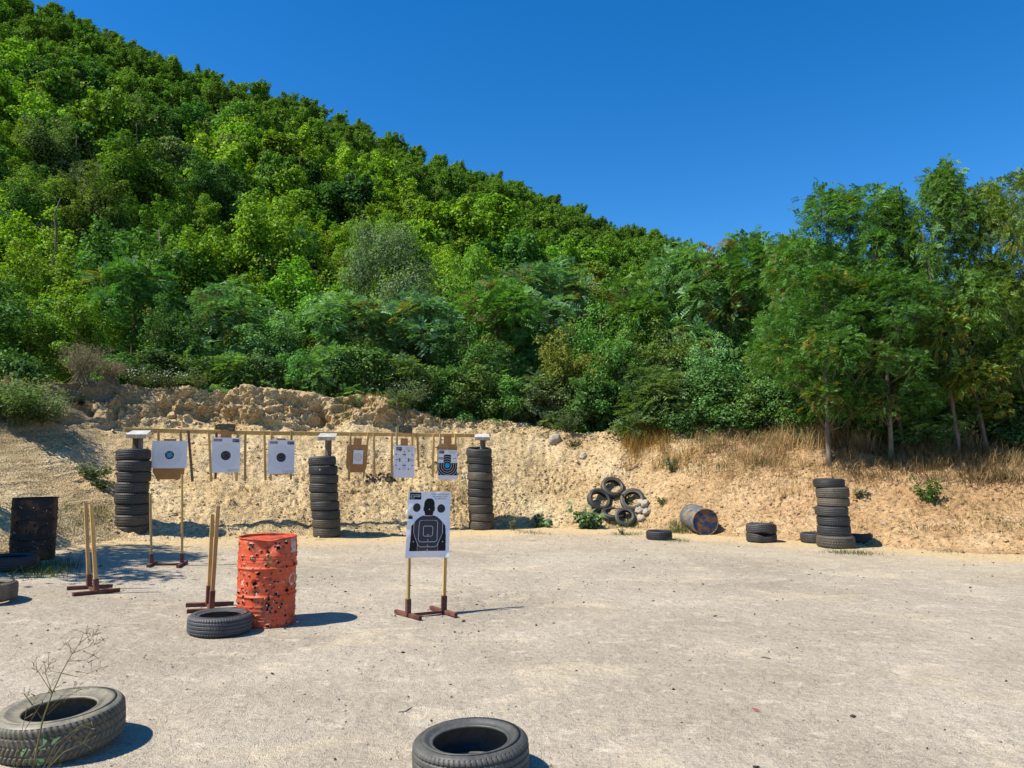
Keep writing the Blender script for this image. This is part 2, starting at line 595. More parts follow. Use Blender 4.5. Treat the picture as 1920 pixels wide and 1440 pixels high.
def build_ground():
    fx = np.concatenate([[-900, -500, -250, -120, -70, -40, -25, -18], np.arange(-14, 16.01, 0.12), [20, 27, 40, 70, 120, 250, 500, 900]])
    fy = np.concatenate([[-900, -400, -150, -60, -25, -10, -4], np.arange(-1, 21.01, 0.12), [24, 30, 60, 150, 400, 900]])
    X, Y = np.meshgrid(fx, fy)
    Zg = gz(X, Y)
    p = np.stack([X, Y, Zg], -1).reshape(-1, 3)
    near = (sstep(-14, -12, p[:, 0]) * sstep(15, 13, p[:, 0]) * sstep(0.5, 1.5, p[:, 1]) * sstep(21, 19, p[:, 1]))
    p[:, 2] += near * (0.014 * fbm(p, 1.1, 3, 0.5, 3) + 0.006 * fbm(p, 0.3, 2, 0.5, 8))
    far = sstep(20, 60, np.abs(p[:, 0])) + sstep(20, 45, p[:, 1])
    p[:, 2] -= 0.3 * np.clip(far, 0, 1)
    ty = np.interp(p[:, 0], BTOE[:, 0], BTOE[:, 1])
    du = sstep(2.1, 0.5, ty - p[:, 1] + 0.45 * fbm(p, 0.9, 3, 0.6, 17))
    du = np.clip(du + 0.22 * sstep(6.0, 1.5, ty - p[:, 1]), 0, 1)
    ny, nx = X.shape
    idx = np.arange(ny * nx).reshape(ny, nx)
    F = np.stack([idx[:-1, :-1], idx[:-1, 1:], idx[1:, 1:], idx[1:, :-1]], -1).reshape(-1, 4)
    g = link("ground", fast_mesh("ground", p, F, True, None, [mat_ground()], np.repeat(du[:, None], 3, 1)))
    tag(g, kind="structure")
build_ground()

# ------------------------------------------------------------------ the wooded hill
SKY_U = [-2500, -900, -300, 0, 100, 280, 450, 640, 840, 1000, 1130, 1340, 1500, 1900, 2600, 4500]
SKY_V = [60, -120, -90, -15, 15, 95, 140, 205, 285, 340, 385, 462, 530, 650, 720, 760]
RID_Y = [90, 95, 104, 110, 112, 116, 120, 125, 130, 135, 140, 150, 155, 165, 170, 175]
def ridge(a):
    u = 960 + FPX * a * 1.02
    v = np.interp(u, SKY_U, SKY_V)
    y = np.interp(u, SKY_U, RID_Y)
    tz = (CT * 0 + 1) * ((720 - v) / FPX)
    t = (ST + tz * CT) / (CT - tz * ST)
    return y, CAM_H + t * y - 5.6
def plateau(x):
    return np.interp(x, [-30, -12, -6, 0, 6, 12, 30], [3.0, 3.0, 2.7, 2.1, 1.8, 1.4, 1.2])
def hz(x, y):
    x, y = np.asarray(x, float), np.asarray(y, float)
    a = np.clip(x / np.maximum(y, 5.0), -2.5, 2.5)
    yr, zr = ridge(a)
    y0 = np.interp(a, [-0.7, 0.0, 0.3, 0.7], [27, 33, 45, 60])
    s = (y - y0) / (yr - y0)
    z0 = plateau(np.clip(x, -30, 30))
    up = z0 + (zr - z0) * np.clip(s, 0, 1) ** 1.06
    pp = np.stack([x.ravel(), y.ravel(), 0 * x.ravel()], 1)
    und = (1.8 * perlin(pp, 17.0, 5) + 1.0 * perlin(pp, 7.0, 6)).reshape(x.shape) * np.clip(s * 5, 0, 1) * np.clip((1 - s) * 6, 0, 1)
    down = zr - 0.45 * np.clip(y - yr, 0, None)
    return np.where(s > 1, down, up + und)
def build_hill():
    ys = np.concatenate([np.arange(23.5, 60, 1.0), np.arange(60, 180, 2.0), [200, 240, 300]])
    xs = np.concatenate([[-400, -300, -220], np.arange(-160, 141, 2.0), [180, 260, 400]])
    X, Y = np.meshgrid(xs, ys)
    Zh = np.maximum(hz(X, Y), -2.0)
    Zh = np.where(Y < 27, Zh - 0.5, Zh - 0.1)
    ny, nx = X.shape
    idx = np.arange(ny * nx).reshape(ny, nx)
    F = np.stack([idx[:-1, :-1], idx[:-1, 1:], idx[1:, 1:], idx[1:, :-1]], -1).reshape(-1, 4)
    m, nt, out = new_mat("forest_floor")
    v = objvec(nt)
    c = ramp(nt, noise(nt, 0.35, 5, 0.65, v), [(0.35, (0.035, 0.05, 0.015)), (0.55, (0.07, 0.07, 0.03)), (0.75, (0.20, 0.14, 0.08))])
    c = mixc(nt, attr(nt, "col"), c, (0.40, 0.27, 0.16))
    principled(nt, out, c, 0.95, 0.05, bump(nt, noise(nt, 3, 5, 0.7, v), 0.8, 0.2))
    p = np.stack([X, Y, Zh], -1).reshape(-1, 3)
    uu, vv = proj(p)
    bare = np.zeros(len(p))
    for (cu, cv, ru, rv) in ((725, 398, 52, 40), (938, 462, 28, 50)):
        bare = np.maximum(bare, np.clip(1.5 - ((uu - cu) / ru) ** 2 - ((vv - cv) / rv) ** 2, 0, 1) * (p[:, 1] > 50))
    h = link("hillside", fast_mesh("hillside", p, F, True, None, [m], np.repeat(bare[:, None], 3, 1)))
    tag(h, kind="structure")
build_hill()
# ------------------------------------------------------------------ foliage
M_LEAF = mat_leaf("leaf")
M_LEAF2 = mat_leaf("leaf_glossy", 0.32, 0.5, 0.03)
M_BARK = mat_simple("bark", (0.13, 0.10, 0.075), 0.95, 0.05, 0.4, 6, 0.8, 25, (1, 1, 0.25))
M_BARKP = mat_simple("pale_bark", (0.17, 0.135, 0.10), 0.95, 0.05, 0.4, 6, 0.8, 25, (1, 1, 0.25))
def mat_fixed_leaf(name, col, var=0.4):
    m = mat_leaf(name, 0.3, var, 0.01)
    for n in m.node_tree.nodes:
        if n.type == 'OBJECT_INFO':
            rgb = N(m.node_tree, "ShaderNodeRGB")
            rgb.outputs[0].default_value = (*col, 1)
            for l in list(n.outputs["Color"].links):
                m.node_tree.links.new(rgb.outputs[0], l.to_socket)
    return m
M_YELLOW = mat_fixed_leaf("yellowed_leaf", (0.22, 0.20, 0.03))
M_RUSTY = mat_fixed_leaf("rusty_pods", (0.15, 0.10, 0.04))
def unit(v):
    return v / (np.linalg.norm(v, axis=-1, keepdims=True) + 1e-9)
def leaves(pos, nor, L, W, rg, fold=0.18):
    """one folded four-cornered leaf at each point"""
    n = len(pos)
    t = unit(np.cross(nor, unit(rg.normal(size=(n, 3)))))
    b = np.cross(nor, t)
    L = (L * rg.uniform(0.7, 1.3, n))[:, None]
    W = (W * rg.uniform(0.7, 1.3, n))[:, None]
    V = np.stack([pos - t * L / 2, pos + b * W / 2 + nor * W * fold, pos + t * L / 2 - nor * L * 0.12, pos - b * W / 2 + nor * W * fold], 1).reshape(-1, 3)
    return V, np.arange(4 * n).reshape(n, 4)
def fronds(pos, dirs, L, pairs, lw, rg):
    """feathered leaves: a row of leaflets either side of a drooping rib"""
    n = len(pos)
    up = np.array([0, 0, 1.0])
    side = unit(np.cross(dirs, up + 0.5 * rg.normal(size=(n, 3))))
    nor = unit(np.cross(side, dirs))
    Ls = (L * rg.uniform(0.7, 1.25, n))[:, None]
    V = []
    ll = L * 0.42
    for k in range(pairs):
        t = 0.2 + 0.8 * k / (pairs - 1)
        c = pos + dirs * Ls * t - up * Ls * 0.35 * t * t
        w = lw * (1.0 if k < pairs - 1 else 0.8)
        for s in (-1, 1):
            o = side * s
            f = unit(o * 0.9 + dirs * 0.45 - up * 0.2 * rg.random((n, 1)))
            q = unit(np.cross(nor, f))
            V.append(np.stack([c, c + f * ll * 0.5 + q * w / 2, c + f * ll, c + f * ll * 0.5 - q * w / 2], 1))
    V = np.stack(V, 1).reshape(-1, 3)
    return V, np.arange(len(V)).reshape(-1, 4)
def blobs_for(rg, h, r, z0, n, style):
    out = []
    if style == 'spray':
        # clumps strung along branches that fan out and up, so that the outline is ragged
        for i in range(n // 4):
            a = rg.uniform(0, 2 * math.pi)
            el = math.radians(rg.uniform(-5, 82))
            o = np.array([0, 0, z0 + (h * 0.62 - z0) * rg.random() ** 0.8])
            dv = np.array([math.cos(a) * math.cos(el), math.sin(a) * math.cos(el), math.sin(el)])
            ln = r * rg.uniform(0.6, 1.12)
            if o[2] + dv[2] * ln > h: ln = max(0.3 * r, (h - o[2]) / max(0.1, dv[2]))
            if el > 0.9: ln = max(ln, (h - o[2]) * rg.uniform(0.75, 1.0))
            for k in range(4):
                f = 0.42 + 0.58 * k / 3
                out.append((o + dv * ln * f + rg.normal(size=3) * 0.05 * r, r * (0.22 - 0.035 * k) * rg.uniform(0.75, 1.25)))
        return out
    for i in range(n):
        t = rg.uniform(0, 1)
        z = z0 + (h - z0) * t
        if style == 'round':
            prof = math.sin(math.pi * (0.14 + 0.80 * t)) ** 0.7
        elif style == 'tall':
            prof = math.sin(math.pi * (0.12 + 0.84 * t)) ** 0.9 * 0.8
        elif style == 'vase':
            prof = 0.35 + 0.65 * math.sin(math.pi * (0.05 + 0.80 * t))
        else:
            prof = 1.0 - 0.55 * t
        a = rg.uniform(0, 2 * math.pi)
        rr = r * prof * math.sqrt(rg.uniform(0.04, 1)) * 0.95
        br = r * rg.uniform(0.10, 0.30) * (0.8 + 0.2 * prof)
        z = min(z, h - br * 0.6)
        out.append((np.array([rr * math.cos(a), rr * math.sin(a), z]), br))
    out.append((np.array([rg.uniform(-.1, .1) * r, rg.uniform(-.1, .1) * r, h - 0.2 * r]), 0.24 * r))
    return out
def scatter(rg, bl, n, stray=1.75):
    w = np.array([b[1] ** 2 for b in bl])
    idx = rg.choice(len(bl), n, p=w / w.sum())
    c = np.array([b[0] for b in bl])[idx]
    r = np.array([b[1] for b in bl])[idx]
    d = unit(rg.normal(size=(n, 3)) + np.array([0, 0, 0.25]))
    lump = 1 + 0.55 * perlin(c + d * r[:, None], 0.5 * float(np.mean(r)) + 0.05, 11)
    rad = r * (0.45 + 0.62 * rg.random(n) ** 0.6) * lump
    rad = np.where(rg.random(n) < 0.16, rad * rg.uniform(1.05, stray, n), rad)
    pos = c + d * rad[:, None] * np.array([1.05, 1.05, 0.95])
    nor = unit(d * 0.85 + 0.65 * unit(rg.normal(size=(n, 3))) + np.array([0, 0, 0.45]))
    return pos, nor, d, idx
def limbs(mb, rg, bl, h, r0, z0, nlimb, lean=(0, 0), forks=1, wig=0.05):
    """tapered trunk with limbs out to the leaf clumps"""
    top = h * 0.86
    stems = []
    for f in range(forks):
        ang = rg.uniform(0, 6.28)
        pts, rad = [], []
        sp = 0.0 if forks == 1 else 0.16 * h
        n = 9
        for i in range(n):
            t = i / (n - 1)
            off = sp * max(0, t - 0.12) ** 1.0
            pts.append(np.array([lean[0] * t * t + math.cos(ang) * off + wig * rg.normal() * t, lean[1] * t * t + math.sin(ang) * off + wig * rg.normal() * t, -0.25 + (top + 0.25) * t]))
            rad.append(r0 * (1.25 if i == 0 else 1.0) * (1 - 0.85 * t) * (0.8 if forks > 1 else 1) + 0.006)
        mb.tube(pts, rad, 8)
        stems.append(pts)
    for c, br in [bl[i] for i in rg.permutation(len(bl))[:nlimb]]:
        st = stems[rg.integers(len(stems))]
        zs = max(z0 * 0.7, c[2] - 0.45 * math.hypot(c[0], c[1]) - 0.2 * h * rg.random())
        j = min(range(len(st)), key=lambda k: abs(st[k][2] - zs))
        a = st[j]
        mid = (a + c) / 2 + np.array([0, 0, -0.06 * h * rg.random()]) + 0.05 * h * 0.3 * rg.normal(size=3)
        rb = max(0.012, r0 * 0.42 * (1 - a[2] / (h * 1.05)))
        mb.tube([a, mid, c], [rb * 0.8, rb * 0.45, 0.006], 5)
        for _ in range(2):
            e = c + unit(rg.normal(size=3)) * br * 0.9
            mb.tube([mid * 0.4 + c * 0.6, e], [rb * 0.4, 0.004], 4, cap=False)
def crown_mesh(name, rg, bl, n, L, W, mats=None, yellow=0.0, rust=0.0):
    pos, nor, d, idx = scatter(rg, bl, n)
    V, F = leaves(pos, nor, L, W, rg)
    kind = np.zeros(len(bl), int)
    kind[rg.random(len(bl)) < yellow] = 1
    k2 = rg.random(len(bl)) < rust
    mi = np.where((kind[idx] == 1) & (rg.random(n) < 0.45), 1, 0)
    mi = np.where(k2[idx] & (rg.random(n) < 0.35), 2, mi)
    return fast_mesh(name, V, F, False, mi, mats or [M_LEAF, M_YELLOW, M_RUSTY])
def frond_mesh(name, rg, bl, n, L, pairs, lw, mats=None, yellow=0.0, rust=0.0):
    pos, nor, d, idx = scatter(rg, bl, n, 1.2)
    dirs = unit(d * np.array([1, 1, 0.5]) + 0.5 * rg.normal(size=(n, 3)) * np.array([1, 1, 0.5]) + np.array([0, 0, 0.12]))
    V, F = fronds(pos, dirs, L, pairs, lw, rg)
    kind = rg.random(len(bl)) < yellow
    k2 = rg.random(len(bl)) < rust
    mi = np.where(kind[idx] & (rg.random(n) < 0.45), 1, 0)
    mi = np.where(k2[idx] & (rg.random(n) < 0.35), 2, mi)
    return fast_mesh(name, V, F, False, np.repeat(mi, 2 * pairs), mats or [M_LEAF, M_YELLOW, M_RUSTY])

# far forest: one mesh per kind of tree (bark and leaves), many trees
def forest_proto(seed, h, r, n, L, style, nb):
    rg = np.random.default_rng(seed)
    bl = blobs_for(rg, h, r, h * 0.16, nb, style)
    mb = MB()
    limbs(mb, rg, bl, h, 0.13, h * 0.2, 10)
    crown = crown_mesh("tree_crown", rg, bl, n, L, L * 0.72)
    trunk = mb.mesh("tree_trunk", M_BARK, True)
    return crown, trunk
FAR = [forest_proto(100 + i, 7.5, 3.3, 8500, 0.29, ['spray', 'spray', 'tall', 'spray', 'spray', 'spray'][i], 84) for i in range(6)]
MIDP = [forest_proto(140 + i, 7.0, 3.0, 24000, 0.15, ['spray', 'spray', 'spray'][i], 92) for i in range(3)]
TONES = [("deep green", (0.061, 0.156, 0.016)), ("bright yellow-green", (0.165, 0.297, 0.013)), ("mid green", (0.108, 0.231, 0.016)),
         ("olive green", (0.132, 0.218, 0.021)), ("fresh green", (0.132, 0.284, 0.016)), ("greyish green", (0.112, 0.178, 0.040))]
def plant_hill():
    pts = []
    rg = np.random.default_rng(21)
    n = 40000
    Y = np.sqrt(rg.uniform(27 ** 2, 158 ** 2, n))
    A = rg.uniform(-0.86, 0.42, n)
    A[30000:] = np.where(rg.random(10000) < 0.75, rg.uniform(-2.0, -0.86, 10000), rg.uniform(0.42, 0.75, 10000))   # the wood goes on to either side
    X = A * Y
    YR, ZR = ridge(A)
    Z = hz(X, Y)
    Y0 = np.interp(A, [-0.7, 0.0, 0.3, 0.7], [27, 33, 45, 60])
    UU, VV = proj(np.stack([X, Y, Z + 3.0], 1))
    ok = (Y < YR + 2.5) & (Y > Y0 - 1) & (VV < 690)
    for cu, cv, ru, rv in ((725, 402, 44, 44), (938, 468, 24, 52)):
        ok &= ~((((UU - cu) / ru) ** 2 + ((VV - cv) / rv) ** 2 < 1) & (Y > 50))
    px, py, allp = np.zeros(0), np.zeros(0), []
    for i in np.where(ok)[0]:
        sp = (2.15 + 0.0085 * Y[i]) * (1.0 if -0.86 <= A[i] <= 0.42 else 1.35)
        if len(px) and ((px - X[i]) ** 2 + (py - Y[i]) ** 2 < sp * sp).any(): continue
        px, py = np.append(px, X[i]), np.append(py, Y[i])
        allp.append((X[i], Y[i], Z[i]))
    allp.sort(key=lambda p: p[1])
    seen = [p for p in allp if -0.86 <= p[0] / p[1] <= 0.42]
    pts = seen[:299]
    taken = set(pts)
    rest = np.array([p for p in allp if p not in taken])
    pn = np.array(pts)
    tone_n = perlin(pn, 16.0, 77)
    made, refs = {}, {}
    for i, (x, y, z) in enumerate(pts):
        yr, zr = ridge(np.array([x / y]))
        s = (y - 30) / (yr[0] - 30)
        t = tone_n[i] + rg.normal() * 0.22
        if s < 0.55 and t > -0.02 and x < 0: tone = 1
        elif t > 0.25: tone = 4
        elif t > 0.06: tone = 2
        elif t > -0.08: tone = 3
        elif t > -0.36: tone = 0
        else: tone = 5 if rg.random() < 0.35 else 2
        nm, col = TONES[tone]
        v = rg.uniform(0.85, 1.2)
        col = (col[0] * v * 1.02, col[1] * v * 0.95, col[2] * v)
        src = MIDP if (y < 55 and i % 9) else FAR
        cm, tm = src[rg.integers(len(src))]
        sc = rg.choice([0.55, 0.64, 0.72, 0.8, 0.95]) * rg.uniform(0.9, 1.1)
        root = empty("broadleaf_tree", (x, y, z - 0.25), rg.uniform(0, 6.28))
        k = sc * rg.uniform(0.9, 1.12)
        cr = link("crown", cm, root, scale=(k, k * rg.uniform(0.85, 1.2), sc), color=col, rot=(rg.normal() * 0.22, rg.normal() * 0.22, 0))
        link("trunk", tm, root, scale=(k, k, sc))
        uu, vv = proj(np.array([x, y, z + 5]))
        where = "low on the hill" if s < 0.33 else ("halfway up the hill" if s < 0.85 else "on the hill skyline")
        if src is FAR: refs[cm.name] = cr
        made.setdefault((nm, where), []).append((float(uu), root))
    for (nm, where), L in made.items():
        L.sort(key=lambda t: t[0])
        for j, (uu, root) in enumerate(L):
            pos = nth(j) + " from the left" if j <= len(L) // 2 else nth(len(L) - 1 - j) + " from the right"
            tag(root, f"{nm} tree {where}, {pos} of its tone", "tree", f"{nm} trees {where}")
    far_forest(rest, list(refs.values()), rg)
def far_forest(pts, sources, rg):
    """the rest of the wood, beyond the three hundred nearest trees: one mass"""
    me = bpy.data.meshes.new("far_forest")
    me.vertices.add(len(pts))
    me.vertices.foreach_set("co", (pts - np.array([0, 0, 0.3])).astype(np.float32).ravel())
    for nm, tp, val in (("tree_scale", 'FLOAT', rg.choice([0.48, 0.56, 0.62, 0.68, 0.78], len(pts)) * rg.uniform(0.9, 1.1, len(pts))), ("tree_turn", 'FLOAT', rg.uniform(0, 6.28, len(pts))), ("tree_pick", 'INT', rg.integers(0, len(sources), len(pts)))):
        at = me.attributes.new(nm, tp, 'POINT')
        at.data.foreach_set("value", val.astype(np.float32 if tp == 'FLOAT' else np.int32))
    ob = link("far_forest", me, color=(0.112, 0.210, 0.016))
    ng = bpy.data.node_groups.new("far_forest", 'GeometryNodeTree')
    ng.interface.new_socket("Geometry", in_out='INPUT', socket_type='NodeSocketGeometry')
    ng.interface.new_socket("Geometry", in_out='OUTPUT', socket_type='NodeSocketGeometry')
    gi, go = ng.nodes.new("NodeGroupInput"), ng.nodes.new("NodeGroupOutput")
    iop, jg = ng.nodes.new("GeometryNodeInstanceOnPoints"), ng.nodes.new("GeometryNodeJoinGeometry")
    for so in sources:
        oi = ng.nodes.new("GeometryNodeObjectInfo")
        oi.transform_space = 'ORIGINAL'
        oi.inputs["Object"].default_value = so
        oi.inputs["As Instance"].default_value = True
        ng.links.new(oi.outputs["Geometry"], jg.inputs[0])
    def named(nm, tp):
        a = ng.nodes.new("GeometryNodeInputNamedAttribute")
        a.data_type = tp
        a.inputs["Name"].default_value = nm
        return a.outputs["Attribute"]
    ng.links.new(gi.outputs[0], iop.inputs["Points"])
    ng.links.new(jg.outputs[0], iop.inputs["Instance"])
    iop.inputs["Pick Instance"].default_value = True
    ng.links.new(named("tree_pick", 'INT'), iop.inputs["Instance Index"])
    cb = ng.nodes.new("ShaderNodeCombineXYZ")
    ng.links.new(named("tree_turn", 'FLOAT'), cb.inputs[2])
    ng.links.new(cb.outputs[0], iop.inputs["Rotation"])
    ng.links.new(named("tree_scale", 'FLOAT'), iop.inputs["Scale"])
    ng.links.new(iop.outputs[0], go.inputs[0])
    md = ob.modifiers.new("wood", 'NODES')
    md.node_group = ng
    tag(ob, "far wood covering the upper hillside up to the skyline", "wood", None, "stuff")
def nth(j):
    words = "first second third fourth fifth sixth seventh eighth ninth tenth eleventh twelfth thirteenth fourteenth fifteenth sixteenth seventeenth eighteenth nineteenth twentieth".split()
    if j < 20: return words[j]
    return f"{j + 1}th" if (j + 1) % 10 not in (1, 2, 3) else f"{j + 1}" + {1: "st", 2: "nd", 3: "rd"}[(j + 1) % 10]
plant_hill()

# ------------------------------------------------------------------ trees just behind the berm
def near_tree(name, label, u, vtop, y, width, tone, kind, proto, cat="tree", group=None, trunk_mat=None):
    x0 = P(u, vtop, y)
    base_z = float(hz(x0[0], y)) - 0.15 if y > 20.5 else None
    if base_z is None:
        base_z = float(BP[np.argmin((BP[:, 0] - x0[0]) ** 2 + (BP[:, 1] - y) ** 2), 2]) - 0.12
    h = x0[2] - base_z
    cm, tm, ph, pr = proto
    sz = h / ph
    sr = width / 2 / FPX * y / pr
    root = empty(name, (x0[0], y, base_z), rng.uniform(0, 6.28))
    link("crown", cm, root, scale=(sr, sr, sz), color=tone)
    if tm: link("trunk", tm, root, scale=(sr if sr < 1.3 else 1.3, sr if sr < 1.3 else 1.3, sz))
    tag(root, label, cat, group)
    return root
def nproto(seed, h, r, z0, nb, style, mode, n, L, W, mats=None, yellow=0.0, rust=0.0, r0=0.09, nl=16, bark=None, forks=1, pairs=6):
    rg = np.random.default_rng(seed)
    bl = blobs_for(rg, h, r, z0, nb, style)
    mb = MB()
    limbs(mb, rg, bl, h, r0, z0, nl, forks=forks)
    if mode == 'leaf':
        cm = crown_mesh("crown", rg, bl, n, L, W, mats, yellow, rust)
    else:
        cm = frond_mesh("crown", rg, bl, n, L, pairs, W, mats, yellow, rust)
    return cm, mb.mesh("trunk", bark or M_BARK, True), h, r
GL = [M_LEAF2, M_YELLOW, M_RUSTY]
PB1 = nproto(201, 5.5, 2.2, 0.3, 46, 'round', 'leaf', 15000, 0.115, 0.075)
PB2 = nproto(202, 6.0, 2.0, 0.3, 84, 'spray', 'leaf', 15000, 0.105, 0.07)
PB3 = nproto(203, 5.5, 2.2, 0.2, 92, 'spray', 'leaf', 15000, 0.10, 0.07, None, 0.05, 0.05)
PW = nproto(204, 7.0, 2.6, 0.6, 60, 'round', 'leaf', 32000, 0.12, 0.042, GL, r0=0.13, nl=24)
PA1 = nproto(205, 6.5, 2.2, 0.5, 42, 'vase', 'frond', 2200, 0.46, 0.07, GL, 0.03, 0.06, pairs=6)
PA2 = nproto(206, 6.5, 2.3, 0.4, 44, 'round', 'frond', 2500, 0.40, 0.06, GL, 0.04, 0.06, pairs=6)
PL1 = nproto(207, 7.5, 2.3, 2.2, 48, 'round', 'frond', 4600, 0.26, 0.036, None, 0.12, 0.03, r0=0.10, bark=M_BARKP, nl=26, pairs=6)
PL2 = nproto(208, 7.5, 2.3, 1.8, 48, 'tall', 'frond', 4600, 0.26, 0.036, None, 0.10, 0.03, r0=0.10, bark=M_BARKP, nl=26, forks=2, pairs=6)
PL3 = nproto(209, 7.5, 2.3, 2.6, 40, 'vase', 'frond', 3800, 0.26, 0.036, None, 0.14, 0.03, r0=0.09, bark=M_BARKP, nl=26, pairs=6)
PS1 = nproto(210, 2.0, 1.2, 0.0, 26, 'dome', 'leaf', 6000, 0.085, 0.06, r0=0.02, nl=10)
PS2 = nproto(211, 2.0, 1.2, 0.0, 64, 'spray', 'leaf', 5200, 0.11, 0.05, r0=0.02, nl=10)
PS3 = nproto(212, 2.0, 1.2, 0.0, 22, 'dome', 'frond', 700, 0.32, 0.05, r0=0.02, nl=10, pairs=5)
DG, MG, BGc = (0.082, 0.191, 0.034), (0.129, 0.251, 0.040), (0.129, 0.257, 0.082)
YG, SIL, OLV = (0.152, 0.264, 0.016), (0.165, 0.265, 0.095), (0.19, 0.215, 0.03)
NEAR = [
 ("hedge_tree", "dense dark green tree at the left edge, above the grassy mound", -70, 500, 20.5, 260, DG, PB1),
 ("hedge_tree", "rounded mid green tree behind the mound, second from the left edge", 60, 545, 22, 230, MG, PB2),
 ("hedge_tree", "yellow-green tree behind the dry grey bush on the mound", 150, 560, 21.5, 190, YG, PB1),
 ("tree_of_heaven", "feathery dark tree with pale frond tips, right of the dry grey bush", 255, 500, 23, 200, DG, PA2),
 ("hedge_tree", "very dark tree above the white flowers on the berm", 330, 560, 21.8, 190, DG, PB3),
 ("tree_of_heaven", "feathery green tree above the second paper target", 420, 540, 23.5, 200, BGc, PA1),
 ("hedge_tree", "blue-green bushy tree above the third paper target", 510, 575, 22.8, 200, BGc, PB2),
 ("hedge_tree", "mid green bushy tree left of the silvery willow", 590, 560, 23.5, 180, MG, PB1),
 ("willow_tree", "tall silvery grey-green willow in the middle of the row", 715, 425, 27, 250, SIL, PW),
 ("tree_of_heaven", "feathery blue-green tree in front of the silvery willow", 650, 560, 23.6, 190, BGc, PA1),
 ("tree_of_heaven", "pale-tipped feathery tree right of the silvery willow", 790, 565, 24, 210, (0.119, 0.224, 0.092), PA2),
 ("hedge_tree", "yellow-green tree standing high behind the row, right of the willow", 885, 470, 33, 170, YG, PB1),
 ("tree_of_heaven", "feathery tree with rusty seed clusters right of the yellow-green tree", 930, 535, 26, 210, MG, PA1),
 ("hedge_tree", "dark bushy tree above the right tyre column", 880, 610, 23, 200, DG, PB3),
 ("tree_of_heaven", "broad pale feathery tree with rusty tufts near the middle", 1030, 510, 27, 240, (0.119, 0.224, 0.086), PA2),
 ("hedge_tree", "small yellow-brown tree with bare stems behind the berm crest", 1050, 610, 22.8, 150, OLV, PB2),
 ("hedge_tree", "mid green tree right behind the small yellow-brown tree", 1125, 570, 24, 190, MG, PB3),
 ("tree_of_heaven", "rusty-tufted feathery tree where the hill skyline comes down", 1180, 530, 27, 210, MG, PA1),
 ("hedge_tree", "dark tree covered in creeper above the heaped tyres", 1160, 640, 22.6, 170, DG, PB1),
 ("tree_of_heaven", "tall feathery tree with brown seed clusters left of the sky gap", 1290, 475, 26, 220, BGc, PA2),
 ("hedge_tree", "olive green tree above the lying blue barrel", 1250, 585, 23, 190, (0.125, 0.191, 0.034), PB2),
 ("tree_of_heaven", "feathery tree whose top meets the sky right of the hill", 1400, 455, 25, 220, MG, PA1),
 ("hedge_tree", "low blue-green tree above the dry grass bank", 1330, 640, 20.9, 200, BGc, PB3),
 ("locust_tree", "leafy locust tree just left of the tall right-hand group", 1475, 455, 21.5, 190, MG, PL2),
 ("locust_tree", "locust tree with arching top, leftmost of the tall group", 1590, 362, 18.6, 260, (0.073, 0.172, 0.029), PL1),
 ("locust_tree", "locust tree with yellowing tufts behind the seven-tyre stack", 1668, 378, 17.6, 210, (0.092, 0.191, 0.029), PL2),
 ("locust_tree", "tallest locust tree with twin pale trunks on the right bank", 1768, 328, 16.9, 210, (0.106, 0.198, 0.034), PL2),
 ("locust_tree", "locust tree with yellow-brown top near the right edge", 1850, 352, 17.4, 200, (0.132, 0.198, 0.029), PL1),
 ("locust_tree", "locust tree cut by the right edge of the picture", 1915, 335, 16.3, 190, (0.119, 0.191, 0.026), PL3),
 ("locust_tree", "lower leafy locust tree behind the straw-coloured grass", 1540, 510, 17.2, 225, (0.073, 0.172, 0.029), PL1),
 ("locust_tree", "lower locust tree with yellow leaves between the right trunks", 1830, 520, 17.0, 215, (0.099, 0.178, 0.026), PL2),
 ("locust_tree", "low-hanging dark locust tree behind the seven-tyre stack", 1655, 520, 16.8, 225, (0.073, 0.165, 0.029), PL1),
]
NEAR += [
 ("locust_tree", "broad locust tree farther back behind the tall right-hand group", 1720, 500, 23, 330, (0.092, 0.198, 0.033), PL1),
 ("locust_tree", "locust tree farther back at the right edge, seen through the gaps", 1885, 540, 22.5, 330, (0.099, 0.198, 0.033), PL2),
 ("locust_tree", "locust tree farther back between the sky gap and the tall group", 1560, 470, 23, 260, (0.086, 0.198, 0.033), PL2),
]
for nm, lab, u, vt, y, w, tone, pr in NEAR:
    near_tree(nm, lab, u, vt, y, w, tone, None, pr)
# a tree outside the left edge: only its shade reaches the picture
t0 = empty("hedge_tree", (-10.0, 9.6, 0.3), 1.0)
link("crown", PB1[0], t0, scale=(1.05, 1.05, 1.15), color=DG)
link("trunk", PB1[1], t0, scale=(1.05, 1.05, 1.15))
tag(t0, "shade tree just outside the left edge above the dark barrel", "tree")

# shrubs along the crest
SHR = [(-60, 700, 17.6, 0), (30, 668, 18.4, 0), (215, 668, 19.4, 1), (300, 660, 20.0, 0), (360, 672, 20.3, 1), (430, 668, 20.6, 2), (500, 672, 20.8, 0), (560, 662, 21.0, 1),
       (620, 650, 21.2, 2), (690, 655, 21.5, 0), (750, 672, 21.6, 2), (800, 690, 21.8, 1), (850, 690, 22.0, 0), (905, 690, 22.2, 1), (960, 715, 22.3, 0), (1005, 705, 22.3, 2),
       (1060, 715, 22.1, 1), (1110, 705, 22.0, 1), (1150, 720, 21.9, 0), (1205, 690, 21.6, 2), (1250, 700, 21.0, 2), (1300, 712, 20.6, 0), (1350, 700, 20.2, 0), (1400, 720, 19.8, 1), (1450, 715, 19.3, 0),
       (1490, 720, 19.0, 1), (1570, 712, 18.7, 0), (1620, 735, 18.3, 1), (1690, 720, 18.3, 0), (1730, 745, 18.0, 2), (1815, 735, 17.9, 0), (1870, 742, 17.6, 1), (1945, 730, 17.2, 0)]
